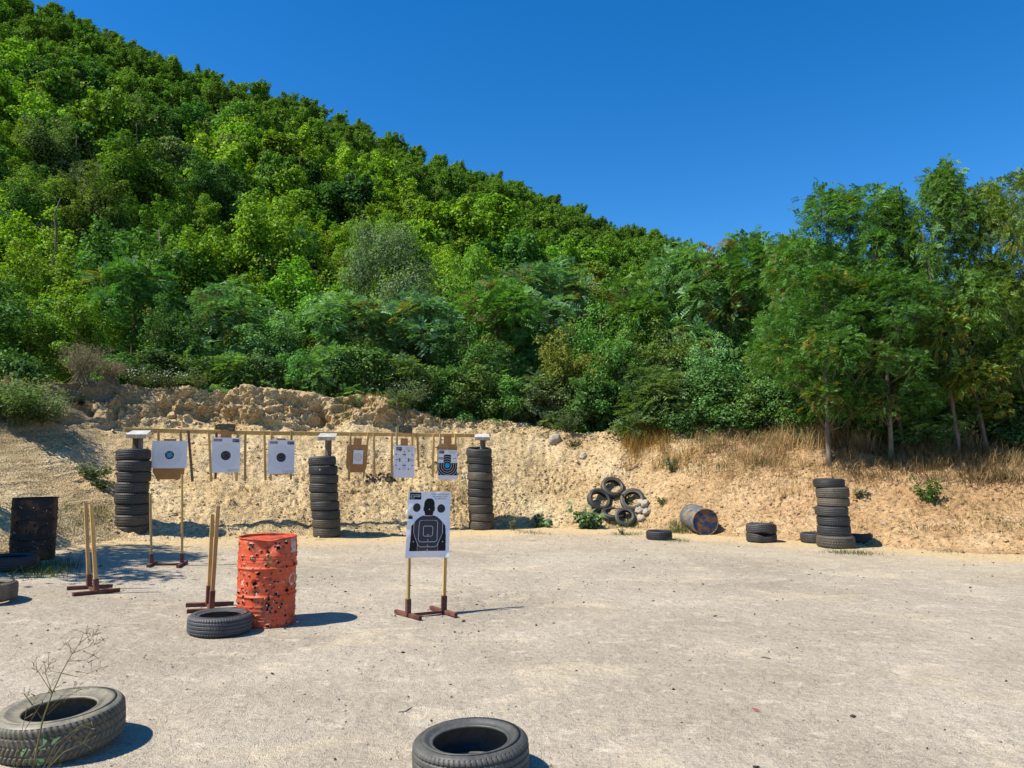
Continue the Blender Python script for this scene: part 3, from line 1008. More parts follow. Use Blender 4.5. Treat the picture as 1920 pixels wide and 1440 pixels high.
ORD = ["first", "second", "third", "fourth", "fifth", "sixth", "seventh", "eighth", "ninth", "tenth", "eleventh", "twelfth", "thirteenth", "fourteenth", "fifteenth", "sixteenth", "seventeenth",
       "eighteenth", "nineteenth", "twentieth"]
def ordinal(i, n):
    if i < 17: return ORD[i] + " shrub from the left edge"
    return ORD[n - 1 - i] + " shrub from the right edge"
for i, (u, vt, y, k) in enumerate(SHR):
    pr = (PS1, PS2, PS3)[k]
    x0 = P(u, vt, y)
    j = np.argmin((BP[:, 0] - x0[0]) ** 2 + (BP[:, 1] - y) ** 2)
    zb = BP[j, 2] - 0.12
    h = max(0.7, x0[2] - zb)
    root = empty("shrub", (x0[0], y, zb), rng.uniform(0, 6.28))
    tone = [(0.085, 0.175, 0.036), (0.115, 0.205, 0.045), (0.115, 0.20, 0.065)][k]
    tone = tuple(c * rng.uniform(0.85, 1.2) for c in tone)
    sr = rng.uniform(0.8, 1.1)
    link("foliage", pr[0], root, scale=(sr, sr, h / 2.0), color=tone)
    link("stem", pr[1], root, scale=(sr, sr, h / 2.0))
    word = ["dark bushy shrub", "leafy green shrub", "pale feathery shrub"][k]
    tag(root, f"{word} on the berm crest under the trees, {ordinal(i, len(SHR))}", "shrub", "shrubs along the berm crest")

# ------------------------------------------------------------------ grass and weeds
def blades(pts, hgt, wid, lean, rg, per, spread, segs=2):
    n = len(pts) * per
    p = np.repeat(np.asarray(pts), per, 0) + rg.normal(size=(n, 3)) * np.array([spread, spread, 0.0])
    p[:, 2] -= 0.03
    h = hgt * rg.uniform(0.45, 1.15, n)
    a = rg.uniform(0, 2 * math.pi, n)
    d = np.stack([np.cos(a), np.sin(a), 0 * a], 1) * (lean * rg.uniform(0.2, 1.3, n))[:, None]
    s = np.stack([-np.sin(a + 0.7), np.cos(a + 0.7), 0 * a], 1) * (wid * rg.uniform(0.6, 1.3, n) / 2)[:, None]
    up = np.stack([0 * h, 0 * h, h], 1)
    m = p + up * 0.6 + d * h[:, None] * 0.35
    t = p + up + d * h[:, None]
    V = np.stack([p - s, p + s, m + s * 0.8, m - s * 0.8, t], 1).reshape(-1, 3)
    b = np.arange(n)[:, None] * 5
    T = np.concatenate([b + [0, 1, 2], b + [0, 2, 3], b + [3, 2, 4]], 0)
    return V, T
M_STRAW = mat_fixed_leaf("straw", (0.46, 0.32, 0.15), 0.35)
M_DRYBR = mat_fixed_leaf("dry_stalks", (0.19, 0.13, 0.06), 0.4)
M_ORANGE = mat_fixed_leaf("rusty_grass", (0.36, 0.21, 0.055), 0.35)
M_GRASS = mat_fixed_leaf("green_grass", (0.10, 0.125, 0.035), 0.4)
M_GREY = mat_fixed_leaf("grey_twigs", (0.25, 0.205, 0.13), 0.35)
def grass_stuff(name, label, cat, mat, groups):
    Vs, Fs, n = [], [], 0
    for (pts, h, w, lean, per, spread) in groups:
        V, F = blades(pts, h, w, lean, rng, per, spread)
        Vs.append(V)
        Fs.append(F + n)
        n += len(V)
    o = link(name, fast_mesh(name, np.concatenate(Vs), np.concatenate(Fs), False, None, [mat]))
    return tag(o, label, cat, None, "stuff")
grass_stuff("dry_grass", "straw coloured dry grass on the right bank under the trees", "grass", M_STRAW, [
    (berm_pick(34, 1465, 1560, 800, 845), 0.62, 0.010, 0.5, 32, 0.12), (berm_pick(44, 1380, 1480, 815, 885), 0.34, 0.009, 0.6, 26, 0.12),
    (berm_pick(20, 1290, 1380, 808, 850), 0.3, 0.009, 0.6, 26, 0.12), (berm_pick(20, 1740, 1830, 815, 850), 0.5, 0.010, 0.45, 30, 0.12), (berm_pick(14, 1590, 1640, 805, 845), 0.5, 0.010, 0.5, 30, 0.12),
    (berm_pick(90, 1350, 1560, 850, 930), 0.20, 0.009, 0.6, 22, 0.12), (berm_pick(12, 1860, 1940, 830, 880), 0.4, 0.010, 0.6, 28, 0.14),
    (berm_pick(110, 1580, 1930, 880, 1010), 0.13, 0.008, 0.7, 14, 0.12)])
grass_stuff("rusty_grass", "rusty orange dry weeds at the notch of the berm crest", "grass", M_ORANGE, [
    (berm_pick(36, 1175, 1255, 815, 880), 0.45, 0.009, 0.45, 40, 0.12), (berm_pick(24, 1255, 1330, 840, 885), 0.3, 0.009, 0.5, 25, 0.14),
    (berm_pick(20, 640, 800, 735, 760), 0.16, 0.008, 0.6, 20, 0.1)])
grass_stuff("dry_stalks", "brown dry weeds and stalks in the shade of the right bank", "grass", M_DRYBR, [
    (berm_pick(300, 1560, 1930, 815, 905), 0.28, 0.014, 0.9, 24, 0.16), (berm_pick(70, 1300, 1460, 820, 900), 0.22, 0.010, 0.9, 20, 0.15),
    (berm_pick(14, -20, 130, 715, 800), 0.25, 0.009, 0.6, 20, 0.14), (berm_pick(60, 250, 900, 720, 800), 0.10, 0.007, 0.8, 14, 0.10), (berm_pick(60, 130, 900, 860, 975), 0.07, 0.006, 0.9, 6, 0.10)])
gp = np.array([Gv(u, v) for u, v in [(960, 992), (985, 998), (1000, 1001), (1012, 1002), (1250, 1012), (1262, 1014), (1275, 1015), (1165, 1003), (1180, 1004), (1190, 1002),
                                      (1570, 1036), (1590, 1037), (1608, 1038), (1625, 1039), (1870, 1036), (1890, 1034), (1905, 1032), (1915, 1030), (1775, 1034),
                                      (30, 1075), (55, 1080), (80, 1078), (100, 1072), (120, 1010), (135, 1020), (150, 1005), (165, 1015), (15, 1068), (95, 1060), (110, 1066)]])
grass_stuff("green_grass", "low green grass tufts along the toe of the berm", "grass", M_GRASS, [
    (gp, 0.10, 0.007, 0.9, 110, 0.16), (berm_pick(30, 1255, 1300, 980, 1000, 3), 0.16, 0.008, 0.6, 25, 0.12), (berm_pick(26, 1150, 1215, 975, 990, 3), 0.13, 0.008, 0.6, 25, 0.12),
    (berm_pick(40, -30, 105, 730, 800), 0.22, 0.009, 0.8, 45, 0.16), (berm_pick(30, 90, 200, 950, 1000), 0.14, 0.007, 0.8, 25, 0.15), (berm_pick(40, 1230, 1480, 825, 890), 0.22, 0.010, 0.8, 25, 0.15), (berm_pick(50, 1560, 1920, 815, 880), 0.28, 0.011, 0.8, 25, 0.16),
    (berm_pick(40, 1580, 1920, 880, 1000), 0.14, 0.008, 0.7, 20, 0.14), (np.array([Gv(20 + 12 * i, 1052 + (i * 37) % 26) for i in range(9)]), 0.17, 0.007, 0.8, 60, 0.16),
    (berm_pick(20, 640, 660, 745, 790), 0.15, 0.008, 0.6, 20, 0.12)])

def leafy_plant(name, label, at, h, r, n, L, W, tone, seed, mat=M_LEAF, stalks=8, flowers=0, cat="plant"):
    rg = np.random.default_rng(seed)
    root = empty(name, at, 0)
    mb = MB()
    tips = []
    for i in range(stalks):
        a = rg.uniform(0, 6.28)
        e = np.array([math.cos(a) * r * rg.uniform(0.3, 1), math.sin(a) * r * rg.uniform(0.3, 1), h * rg.uniform(0.45, 1)])
        mb.tube([(0, 0, -0.04), e * np.array([0.4, 0.4, 0.6]), e], [0.006, 0.005, 0.003], 5)
        tips.append(e)
    mb.build("stem", M_STEM, root)
    t = np.array(tips)[rg.integers(len(tips), size=n)]
    f = rg.uniform(0.25, 1.05, n)[:, None]
    pos = t * np.concatenate([f ** 0.8, f ** 0.8, f], 1) + rg.normal(size=(n, 3)) * r * 0.13
    nor = unit(rg.normal(size=(n, 3)) * 0.6 + np.array([0, -0.3, 0.9]))
    V, F = leaves(pos, nor, L, W, rg)
    link("foliage", fast_mesh("foliage", V, F, False, None, [mat]), root, color=tone)
    if flowers:
        q = t[:flowers] if flowers <= n else t
        pp = q + rg.normal(size=q.shape) * r * 0.16 + np.array([0, 0, h * 0.06])
        V, F = leaves(pp, unit(rg.normal(size=q.shape) * 0.4 + np.array([0, -0.4, 0.9])), 0.034, 0.034, rg, 0.02)
        link("blossom", fast_mesh("blossom", V, F, False, None, [M_WHITE]), root)
    return tag(root, label, cat)
M_STEM = mat_fixed_leaf("green_stem", (0.15, 0.17, 0.05), 0.2)
M_WHITE = mat_simple("white_petal", (0.55, 0.55, 0.46), 0.7, 0.1, 0.15)
BUR = (0.13, 0.21, 0.095)
leafy_plant("burdock_plant", "large pale green leafy plant at the toe beside the heaped tyres", Gy(1102, 18.0), 0.45, 0.42, 260, 0.14, 0.11, BUR, 1)
leafy_plant("burdock_plant", "small pale green leafy plant left of the large one", Gy(1016, 18.3), 0.28, 0.26, 90, 0.13, 0.10, BUR, 2)
leafy_plant("sapling", "bright green sapling growing alone on the right slope", berm_at(1737, 942), 0.55, 0.30, 420, 0.075, 0.035, (0.075, 0.15, 0.015), 3)
leafy_plant("thistle_plant", "grey-green thistle on the slope below the rusty weeds", berm_at(1258, 885), 0.42, 0.14, 160, 0.08, 0.04, (0.15, 0.18, 0.11), 4)
leafy_plant("creeping_weed", "grey-green weed patch on the slope left of the first tyre column", berm_at(172, 895), 0.22, 0.42, 600, 0.06, 0.032, (0.10, 0.125, 0.055), 5, stalks=26)
leafy_plant("creeping_weed", "small green weed below the patch beside the first tyre column", berm_at(190, 915), 0.15, 0.25, 220, 0.06, 0.03, (0.095, 0.12, 0.05), 6, stalks=14)
leafy_plant("mound_weed", "bushy green weed on the grassy mound at the left edge", berm_at(15, 785), 0.75, 0.75, 2600, 0.085, 0.03, (0.12, 0.185, 0.05), 7, stalks=30)
leafy_plant("mound_weed", "feathery grey-green weed at the right end of the grassy mound", berm_at(72, 795), 0.7, 0.6, 2200, 0.075, 0.02, (0.15, 0.19, 0.08), 8, stalks=30)
leafy_plant("dark_weed", "dark dried weed clump at the left end of the crumbling cut", berm_at(150, 760), 0.25, 0.18, 260, 0.13, 0.016, (0.03, 0.035, 0.02), 9, stalks=16)
leafy_plant("small_weed", "green weed growing in the right-hand heaped tyre", berm_at(1178, 945), 0.25, 0.18, 160, 0.06, 0.035, (0.08, 0.12, 0.035), 10)
leafy_plant("small_weed", "green tuft on the slope right of the heaped tyres", berm_at(1240, 945), 0.16, 0.22, 140, 0.08, 0.025, (0.085, 0.13, 0.03), 11)
leafy_plant("small_weed", "dark green tuft on the slope above the heaped tyres", berm_at(1076, 838), 0.2, 0.22, 160, 0.08, 0.025, (0.06, 0.09, 0.025), 12)
leafy_plant("small_weed", "grey-green weed behind the seven-tyre stack", berm_at(1612, 935), 0.22, 0.2, 170, 0.07, 0.03, (0.10, 0.12, 0.06), 13)
leafy_plant("small_weed", "sparse upright weed right of the third tyre column", Gy(964, 17.6), 0.24, 0.12, 60, 0.07, 0.02, (0.10, 0.125, 0.05), 14)
leafy_plant("small_weed", "tiny weed on the gravel left of the single flat tyre", Gv(1168, 1003), 0.14, 0.12, 50, 0.05, 0.02, (0.10, 0.12, 0.05), 15)
leafy_plant("flowering_weed", "white flowering weeds on the crest left of the cut", berm_at(262, 722), 0.40, 0.5, 700, 0.05, 0.025, (0.09, 0.13, 0.045), 16, stalks=40, flowers=70)
leafy_plant("flowering_weed", "white flowering weeds on the crest above the first paper target", berm_at(318, 727), 0.42, 0.5, 700, 0.05, 0.025, (0.09, 0.13, 0.045), 17, stalks=40, flowers=80)
leafy_plant("flowering_weed", "tall yellowish weeds on the crest right of the white flowers", berm_at(372, 730), 0.45, 0.35, 500, 0.07, 0.015, (0.12, 0.15, 0.04), 18, stalks=30)
leafy_plant("flowering_weed", "pale speckled weeds spilling over the crest above the fifth target", berm_at(765, 762), 0.75, 0.7, 1500, 0.05, 0.02, (0.10, 0.135, 0.065), 19, stalks=50, flowers=40)
leafy_plant("crest_weed", "green weeds hanging over the dip in the crest", berm_at(1072, 806), 0.7, 0.5, 900, 0.075, 0.028, (0.07, 0.11, 0.035), 20, stalks=30)
def twig_bush(name, label, at, h, r, n, seed, mat):
    rg = np.random.default_rng(seed)
    root = empty(name, at, 0)
    mb = MB()
    for i in range(n):
        a, s = rg.uniform(0, 6.28), rg.uniform(0.2, 1)
        e = np.array([math.cos(a) * r * s, math.sin(a) * r * s, h * rg.uniform(0.5, 1)])
        m = e * np.array([0.35, 0.35, 0.55])
        mb.tube([(rg.normal() * r * .2, rg.normal() * r * .2, -0.05), m, e], [0.006, 0.004, 0.002], 3, cap=False)
        for _ in range(5):
            b = m + (e - m) * rg.random()
            mb.tube([b, b + unit(rg.normal(size=3) + np.array([0, 0, 0.8])) * h * 0.2], [0.003, 0.0015], 3, cap=False)
    mb.build("twigs", mat, root)
    pos = np.stack([rg.normal(size=900) * r * 0.42, rg.normal(size=900) * r * 0.42, h * rg.uniform(0.25, 0.98, 900)], 1)
    V, F = leaves(pos, unit(rg.normal(size=(900, 3))), 0.05, 0.02, rg)
    link("foliage", fast_mesh("foliage", V, F, False, None, [M_GREY]), root)
    return tag(root, label, "bush")
twig_bush("dry_bush", "dry grey-brown bush on top of the mound at the left", berm_at(150, 712), 0.95, 0.62, 130, 1, M_GREY)
twig_bush("dry_bush", "lower dry bush right of the grey-brown bush on the mound", berm_at(205, 716), 0.5, 0.5, 90, 2, M_GREY)
twig_bush("dead_shrub", "leafless grey dead shrub under the small yellow-brown tree", berm_at(1046, 797) + np.array([0, 0.5, 0]), 1.1, 0.35, 30, 3, M_GREY)
# ------------------------------------------------------------------ object materials
def mat_rubber(name, dust=0.35, gl=0.55):
    m, nt, out = new_mat(name)
    v = objvec(nt)
    oc = objcol(nt)                       # object colour: tint of the dust, its brightness how thick it lies
    n1 = noise(nt, 7, 5, 0.65, v)
    n2 = noise(nt, 38, 4, 0.65, v)
    f = mixc(nt, 0.4, n1, n2)
    base = ramp(nt, n2, [(0.3, (0.014, 0.014, 0.015)), (0.7, (0.034, 0.034, 0.035))])
    fm = ramp(nt, f, [(0.38, (0, 0, 0)), (0.66, (1, 1, 1))])
    c = mixc(nt, fm, base, mixc(nt, 0.72, base, oc))
    c = mixc(nt, 0.33, c, oc)
    b = bump(nt, noise(nt, 90, 3, 0.6, v), 0.25, 0.004)
    principled(nt, out, c, gl, 0.35, b)
    return m
M_TREAD = mat_rubber("tread_rubber")
M_SIDE = mat_rubber("sidewall_rubber", gl=0.48)
def mat_wood(name, a, b_, rough=0.75):
    m, nt, out = new_mat(name)
    v = objvec(nt, (28, 28, 1.2))
    n1 = noise(nt, 1.0, 5, 0.6, v, 0.8)
    c = ramp(nt, n1, [(0.3, a), (0.7, b_)])
    n2 = noise(nt, 3.0, 4, 0.6, objvec(nt))
    c = mixc(nt, 0.7, c, ramp(nt, n2, [(0.3, (0.66, 0.62, 0.58)), (0.6, (1.05, 1.05, 1.05))]), 'MULTIPLY')
    principled(nt, out, c, rough, 0.2, bump(nt, n1, 0.3, 0.003))
    return m
M_WOOD = mat_wood("pine_wood", (0.50, 0.285, 0.085), (0.70, 0.44, 0.16))
M_WOODW = mat_wood("weathered_pine", (0.36, 0.22, 0.085), (0.56, 0.36, 0.15))
M_WOODD = mat_wood("dark_wood", (0.12, 0.075, 0.04), (0.22, 0.14, 0.075))
M_RUST = mat_simple("rusty_steel", (0.125, 0.05, 0.035), 0.85, 0.25, 0.5, 9, 0.4, 60)
M_RUSTR = mat_simple("red_primer_steel", (0.22, 0.065, 0.045), 0.8, 0.25, 0.45, 7, 0.35, 60)
M_PLATE = mat_simple("pale_sheet_steel", (0.40, 0.385, 0.345), 0.75, 0.2, 0.35, 5, 0.15, 40)
M_POSTG = mat_simple("grey_post", (0.22, 0.195, 0.16), 0.8, 0.2, 0.4, 5, 0.4, 40, (4, 4, 0.5))
M_CARD = mat_simple("cardboard", (0.40, 0.20, 0.075), 0.85, 0.1, 0.18, 4, 0.1, 90)
M_OLIVE = mat_simple("olive_paint", (0.036, 0.034, 0.018), 0.6, 0.35, 0.4, 14, 0.3, 50)
M_OLIVEL = mat_simple("olive_edge", (0.17, 0.16, 0.035), 0.6, 0.3, 0.2, 14, 0.2, 50)
M_CHIP = mat_simple("bare_metal_chip", (0.6, 0.56, 0.48), 0.5, 0.4, 0.2)
M_PAPER = mat_vcol("printed_paper", 0.75, 0.15, 0, 0.05, 0.03)
M_INK = mat_simple("ink", (0.018, 0.017, 0.02), 0.7, 0.1, 0.1)
M_INKG = mat_simple("grey_ink", (0.13, 0.12, 0.15), 0.7, 0.1, 0.1)
M_INKW = mat_simple("unprinted_white", (0.72, 0.71, 0.74), 0.75, 0.1, 0.03)
M_BARREL = mat_vcol("painted_drum", 0.55, 0.35, 0, 0.2, 0.14)
M_DRUMD = mat_vcol("burnt_drum", 0.7, 0.35, 0, 0.4, 0.35)
M_ROCK = mat_simple("pale_rock", (0.36, 0.31, 0.24), 0.95, 0.1, 0.25, 9, 0.9, 30)
M_ROCKT = mat_simple("tan_rock", (0.50, 0.385, 0.22), 0.95, 0.1, 0.25, 9, 0.9, 30)
M_LIT = mat_simple("litter_white", (0.72, 0.70, 0.66), 0.7, 0.2, 0.1)
M_BOTTLE = mat_simple("green_plastic", (0.05, 0.33, 0.13), 0.25, 0.5, 0.2)
M_DARKBIT = mat_simple("dark_clay_chips", (0.055, 0.045, 0.036), 0.9, 0.1, 0.4)
M_STICK = mat_wood("dry_stick", (0.34, 0.25, 0.13), (0.55, 0.43, 0.25))

# ------------------------------------------------------------------ tyres
def tyre_meshes(R0, W, nu, style, seed=0, rim=0.645):
    """tread and the two sidewalls of one tyre lying on its side, base at z=0"""
    rg = np.random.default_rng(seed)
    hw = W * 0.5
    tw = hw * 0.865
    if nu > 300:
        ws = np.linspace(-1, 1, 49)
    else:
        ws = np.linspace(-1, 1, 25)
    th = np.linspace(0, 2 * math.pi, nu, endpoint=False)
    Wg, Tg = np.meshgrid(ws, th, indexing='ij')
    r = R0 - 0.006 * Wg ** 2 - 0.014 * np.clip(np.abs(Wg) - 0.75, 0, 1) ** 2 * 16
    dep = 0.010
    gr = np.zeros_like(r)
    circ = {'rib': (-0.62, -0.22, 0.22, 0.62), 'block': (-0.5, 0.0, 0.5), 'worn': (-0.55, -0.05, 0.5)}[style]
    for c in circ:
        gr = np.maximum(gr, np.clip(1.6 - np.abs(Wg - c) / 0.042, 0, 1))
    pitch = 68 if nu > 300 else 46
    ph = Tg * pitch / (2 * math.pi)
    if style == 'rib':
        lat = np.abs(((ph + 0.7 * np.abs(Wg)) % 1) - 0.5) * 2
        gr = np.maximum(gr, np.where(np.abs(Wg) > 0.66, np.clip((lat - 0.70) * 5, 0, 1), np.clip((lat - 0.86) * 7, 0, 0.45)))
    elif style == 'block':
        lat = np.abs(((ph + 1.5 * Wg * np.sign(Wg)) % 1) - 0.5) * 2
        gr = np.maximum(gr, np.clip((lat - 0.58) * 5, 0, 1))
    else:
        lat = np.abs(((ph + 1.1 * Wg) % 1) - 0.5) * 2
        gr = np.maximum(gr, np.where(np.abs(Wg) > 0.5, np.clip((lat - 0.66) * 5, 0, 0.9), np.clip((lat - 0.8) * 5, 0, 0.5)))
    r = r - dep * gr
    V = np.stack([r * np.cos(Tg), r * np.sin(Tg), hw + Wg * tw], -1).reshape(-1, 3)
    nw = len(ws)
    idx = np.arange(nw * nu).reshape(nw, nu)
    F = np.stack([idx[:-1], np.roll(idx[:-1], -1, 1), np.roll(idx[1:], -1, 1), idx[1:]], -1).reshape(-1, 4)
    tread = fast_mesh("tread", V, F, nu <= 300, None, [M_TREAD])
    # sidewall profile: shoulder, bulge, bead, then the liner inside
    rb = R0 * rim
    rs = R0 - 0.006 - 0.014
    prof = [(rs, tw * 0.985), (rs - 0.012, tw + (hw - tw) * 0.62), (rs - 0.026, hw * 0.965), (rs - 0.030, hw * 0.985), (rs - 0.034, hw * 0.975), (R0 * 0.86, hw * 1.0), (R0 * 0.80, hw * 0.985),
            (R0 * 0.79, hw * 0.995), (R0 * 0.775, hw * 0.97), (R0 * 0.72, hw * 0.88), (rb + 0.012, hw * 0.77), (rb + 0.010, hw * 0.80), (rb, hw * 0.78), (rb - 0.004, hw * 0.70), (rb + 0.006, hw * 0.63),
            (R0 * 0.78, hw * 0.80), (R0 * 0.88, hw * 0.86), (R0 - 0.026, hw * 0.66), (R0 - 0.022, 0.0)]
    sides = []
    n2 = 96 if nu > 300 else 64
    t2 = np.linspace(0, 2 * math.pi, n2, endpoint=False)
    for s in (1, -1):
        V = np.array([[a * math.cos(t), a * math.sin(t), hw + s * z] for a, z in prof for t in t2])
        idx = np.arange(len(prof) * n2).reshape(len(prof), n2)
        F = np.stack([idx[:-1], np.roll(idx[:-1], -1, 1), np.roll(idx[1:], -1, 1), idx[1:]], -1).reshape(-1, 4)
        if s > 0: F = F[:, ::-1]
        sides.append(fast_mesh("sidewall", V, F, True, None, [M_SIDE]))
    return tread, sides[0], sides[1]
TY = [tyre_meshes(0.30, 0.19, 184, st, i) for i, st in enumerate(('rib', 'block', 'worn'))]
DUST = {"black": (0.036, 0.036, 0.036), "grey": (0.062, 0.058, 0.048), "dusty": (0.12, 0.098, 0.066), "tan": (0.27, 0.215, 0.14)}
def tyre(label, loc, R0=0.30, W=0.19, dust="grey", style=None, rot=(0, 0, 0), meshes=None, group=None, rz=None, tread_k=1.0):
    root = empty("tyre", loc, rot=(rot[0], rot[1], rng.uniform(0, 6.28) if rz is None else rz))
    ms = meshes or TY[rng.integers(3) if style is None else style]
    sc = (1, 1, 1) if meshes else (R0 / 0.30, R0 / 0.30, W / 0.19)
    kf = rng.uniform(0.75, 1.25)
    c = tuple(x * kf for x in (DUST[dust] if isinstance(dust, str) else dust))
    for nm, m in zip(("tread", "sidewall", "sidewall"), ms):
        link(nm, m, root, scale=sc, color=tuple(x * (tread_k if nm == 'tread' else 1.0) for x in c))
    tag(root, label, "tyre", group)
    return root
def stack(base, n, th, R0, where, dusts, lean=(0, 0), jit=0.012, group=None, Rlist=None, tlist=None, flat_top=(0, 0)):
    z = base[2]
    for i in range(n):
        top = n - 1 - i
        pos = "bottom tyre" if i == 0 else ("top tyre" if top == 0 else f"{ORD[top]} tyre from the top")
        f = i / max(1, n - 1)
        t = tlist[i] if tlist else th
        rr = Rlist[i] if Rlist else R0 * rng.uniform(0.965, 1.03)
        tilt = (rng.normal() * 0.012, rng.normal() * 0.012)
        if top == 0: tilt = flat_top
        tyre(f"{pos} {where}", (base[0] + lean[0] * f + rng.normal() * jit, base[1] + lean[1] * f + rng.normal() * jit, z), rr, t * 1.08, dusts[i % len(dusts)], None, (tilt[0], tilt[1], 0), None, group)
        z += t
    return z
S1, S2, S3, S4 = Gy(248, 14.2), Gy(613, 15.7), Gy(903, 17.9), Gy(1563, 14.4)
Z1 = stack(S1, 8, 0.200, 0.300, "in the left tyre column with a post", ["dusty", "dusty", "grey", "grey", "grey", "grey", "grey", "grey"], (-0.05, 0), 0.008, "tyres of the left column", flat_top=(0.07, 0))
Z2 = stack(S2, 9, 0.181, 0.292, "in the middle tyre column with a post", ["dusty", "dusty", "grey", "grey", "dusty", "grey", "grey", "black", "grey"], (-0.13, 0), 0.008, "tyres of the middle column", flat_top=(-0.05, 0.07))
Z3 = stack(S3, 10, 0.190, 0.300, "in the right tyre column with a post", ["dusty", "dusty", "dusty", "dusty", "grey", "grey", "dusty", "grey", "grey", "grey"], (-0.06, 0), 0.007, "tyres of the right column", flat_top=(0.14, 0))
stack(S4, 7, 0.175, 0.3, "of the lone stack of seven", ["dusty", "black", "black", "grey", "tan", "dusty", "black"], (-0.02, 0), 0.03, "tyres of the stack of seven",
      Rlist=[0.345, 0.302, 0.298, 0.30, 0.292, 0.303, 0.288], tlist=[0.215, 0.195, 0.18, 0.17, 0.165, 0.195, 0.155])
# foreground tyres, modelled finer
HI_A = tyre_meshes(0.318, 0.205, 544, 'rib', 11)
HI_B = tyre_meshes(0.350, 0.225, 544, 'block', 12, 0.565)
HI_C = tyre_meshes(0.300, 0.185, 544, 'rib', 13)
tyre("black tyre lying flat at the bottom edge of the picture", Gy(884, 4.24), meshes=HI_A, dust=(0.105, 0.10, 0.085), rot=(0.02, -0.03, 0))
tyre("large dusty tan tyre lying in the lower left corner behind a weed", Gy(112, 4.62) + np.array([0, 0, 0.012]), meshes=HI_B, dust=(0.46, 0.40, 0.27), rot=(0.045, -0.03, 0), rz=0.0, tread_k=0.5)
tyre("black tyre lying flat in front of the orange barrel", Gy(412, 7.45), meshes=HI_C, dust=(0.12, 0.12, 0.115), rot=(0, 0.01, 0))
tyre("dusty tyre cut by the left edge in front of the dark barrel", Gy(-28, 8.3), 0.30, 0.20, "tan", 1)
tyre("shaded tyre lying against the foot of the dark barrel", Gy(22, 10.2), 0.31, 0.19, "black", 0)
tyre("single tyre lying flat in front of the lying blue barrel", Gy(1236, 15.7), 0.268, 0.185, "black", 1)
tyre("tyre lying flat half hidden behind the left of the stack of seven", Gy(1527, 15.2), 0.27, 0.19, "grey", 0)
tyre("tyre lying flat in the shade right of the stack of seven", Gy(1609, 15.1), 0.27, 0.20, "black", 0)
# the pair of sagging tyres that gapes like a mouth
def sagged(src, amt, up):
    out = []
    for m in src:
        c = m.copy()
        v = np.empty(len(c.vertices) * 3, np.float32)
        c.vertices.foreach_get("co", v)
        v = v.reshape(-1, 3)
        front = np.clip(-v[:, 1] / 0.3, 0, 1)
        mid = np.exp(-(v[:, 0] / 0.13) ** 2)
        if up:
            v[:, 2] += front * amt * (np.cos(np.clip(v[:, 0] / 0.3, -1, 1) * 1.55) - 0.35)
        else:
            v[:, 2] -= front * amt * mid * np.clip(v[:, 2] / 0.19, 0, 1)
            v[:, 1] += front * 0.03 * mid
        c.vertices.foreach_set("co", v.ravel())
        c.update()
        out.append(c)
    return out
g1 = Gy(1428, 15.3)
tyre("lower sagging tyre of the gaping pair on the right", g1, meshes=sagged(TY[2], 0.07, False), dust="grey", rz=0.0)
tyre("upper arched tyre of the gaping pair on the right", g1 + np.array([0, 0.0, 0.172]), meshes=sagged(TY[1], 0.06, True), dust=(0.10, 0.095, 0.085), rz=0.0)
# tyres heaped on the slope
def slope_tyre(label, u, v, R0, W, dust, tiltx, ry=0.0, push=0.0):
    p = berm_at(u, v)
    q = P(u, v, p[1] - 0.10 - push)
    root = tyre(label, (0, 0, 0), R0, W, dust, 2, rz=0.0)
    M = Matrix.Rotation(ry, 4, 'Z') @ Matrix.Rotation(tiltx, 4, 'X')
    off = M @ Vector((0, 0, -W * 0.62))
    root.matrix_world = Matrix.Translation(Vector(q) + off) @ M
    return root
slope_tyre("topmost tyre of the heap on the slope, half filled with earth", 1149, 913, 0.305, 0.17, "dusty", R(52), R(10), 0.04)
slope_tyre("left tyre of the heap on the slope, half filled with earth", 1124, 937, 0.31, 0.17, "grey", R(60), R(18), 0.06)
slope_tyre("right tyre of the heap on the slope with weeds inside", 1186, 937, 0.31, 0.17, "dusty", R(58), R(-14), 0.06)
slope_tyre("small tyre at the foot of the heap on the slope", 1172, 969, 0.255, 0.15, "grey", R(58), R(-8), 0.12)
slope_tyre("half buried tyre at the bottom of the heap behind the small one", 1150, 962, 0.30, 0.15, "grey", R(22), R(4), 0.02)

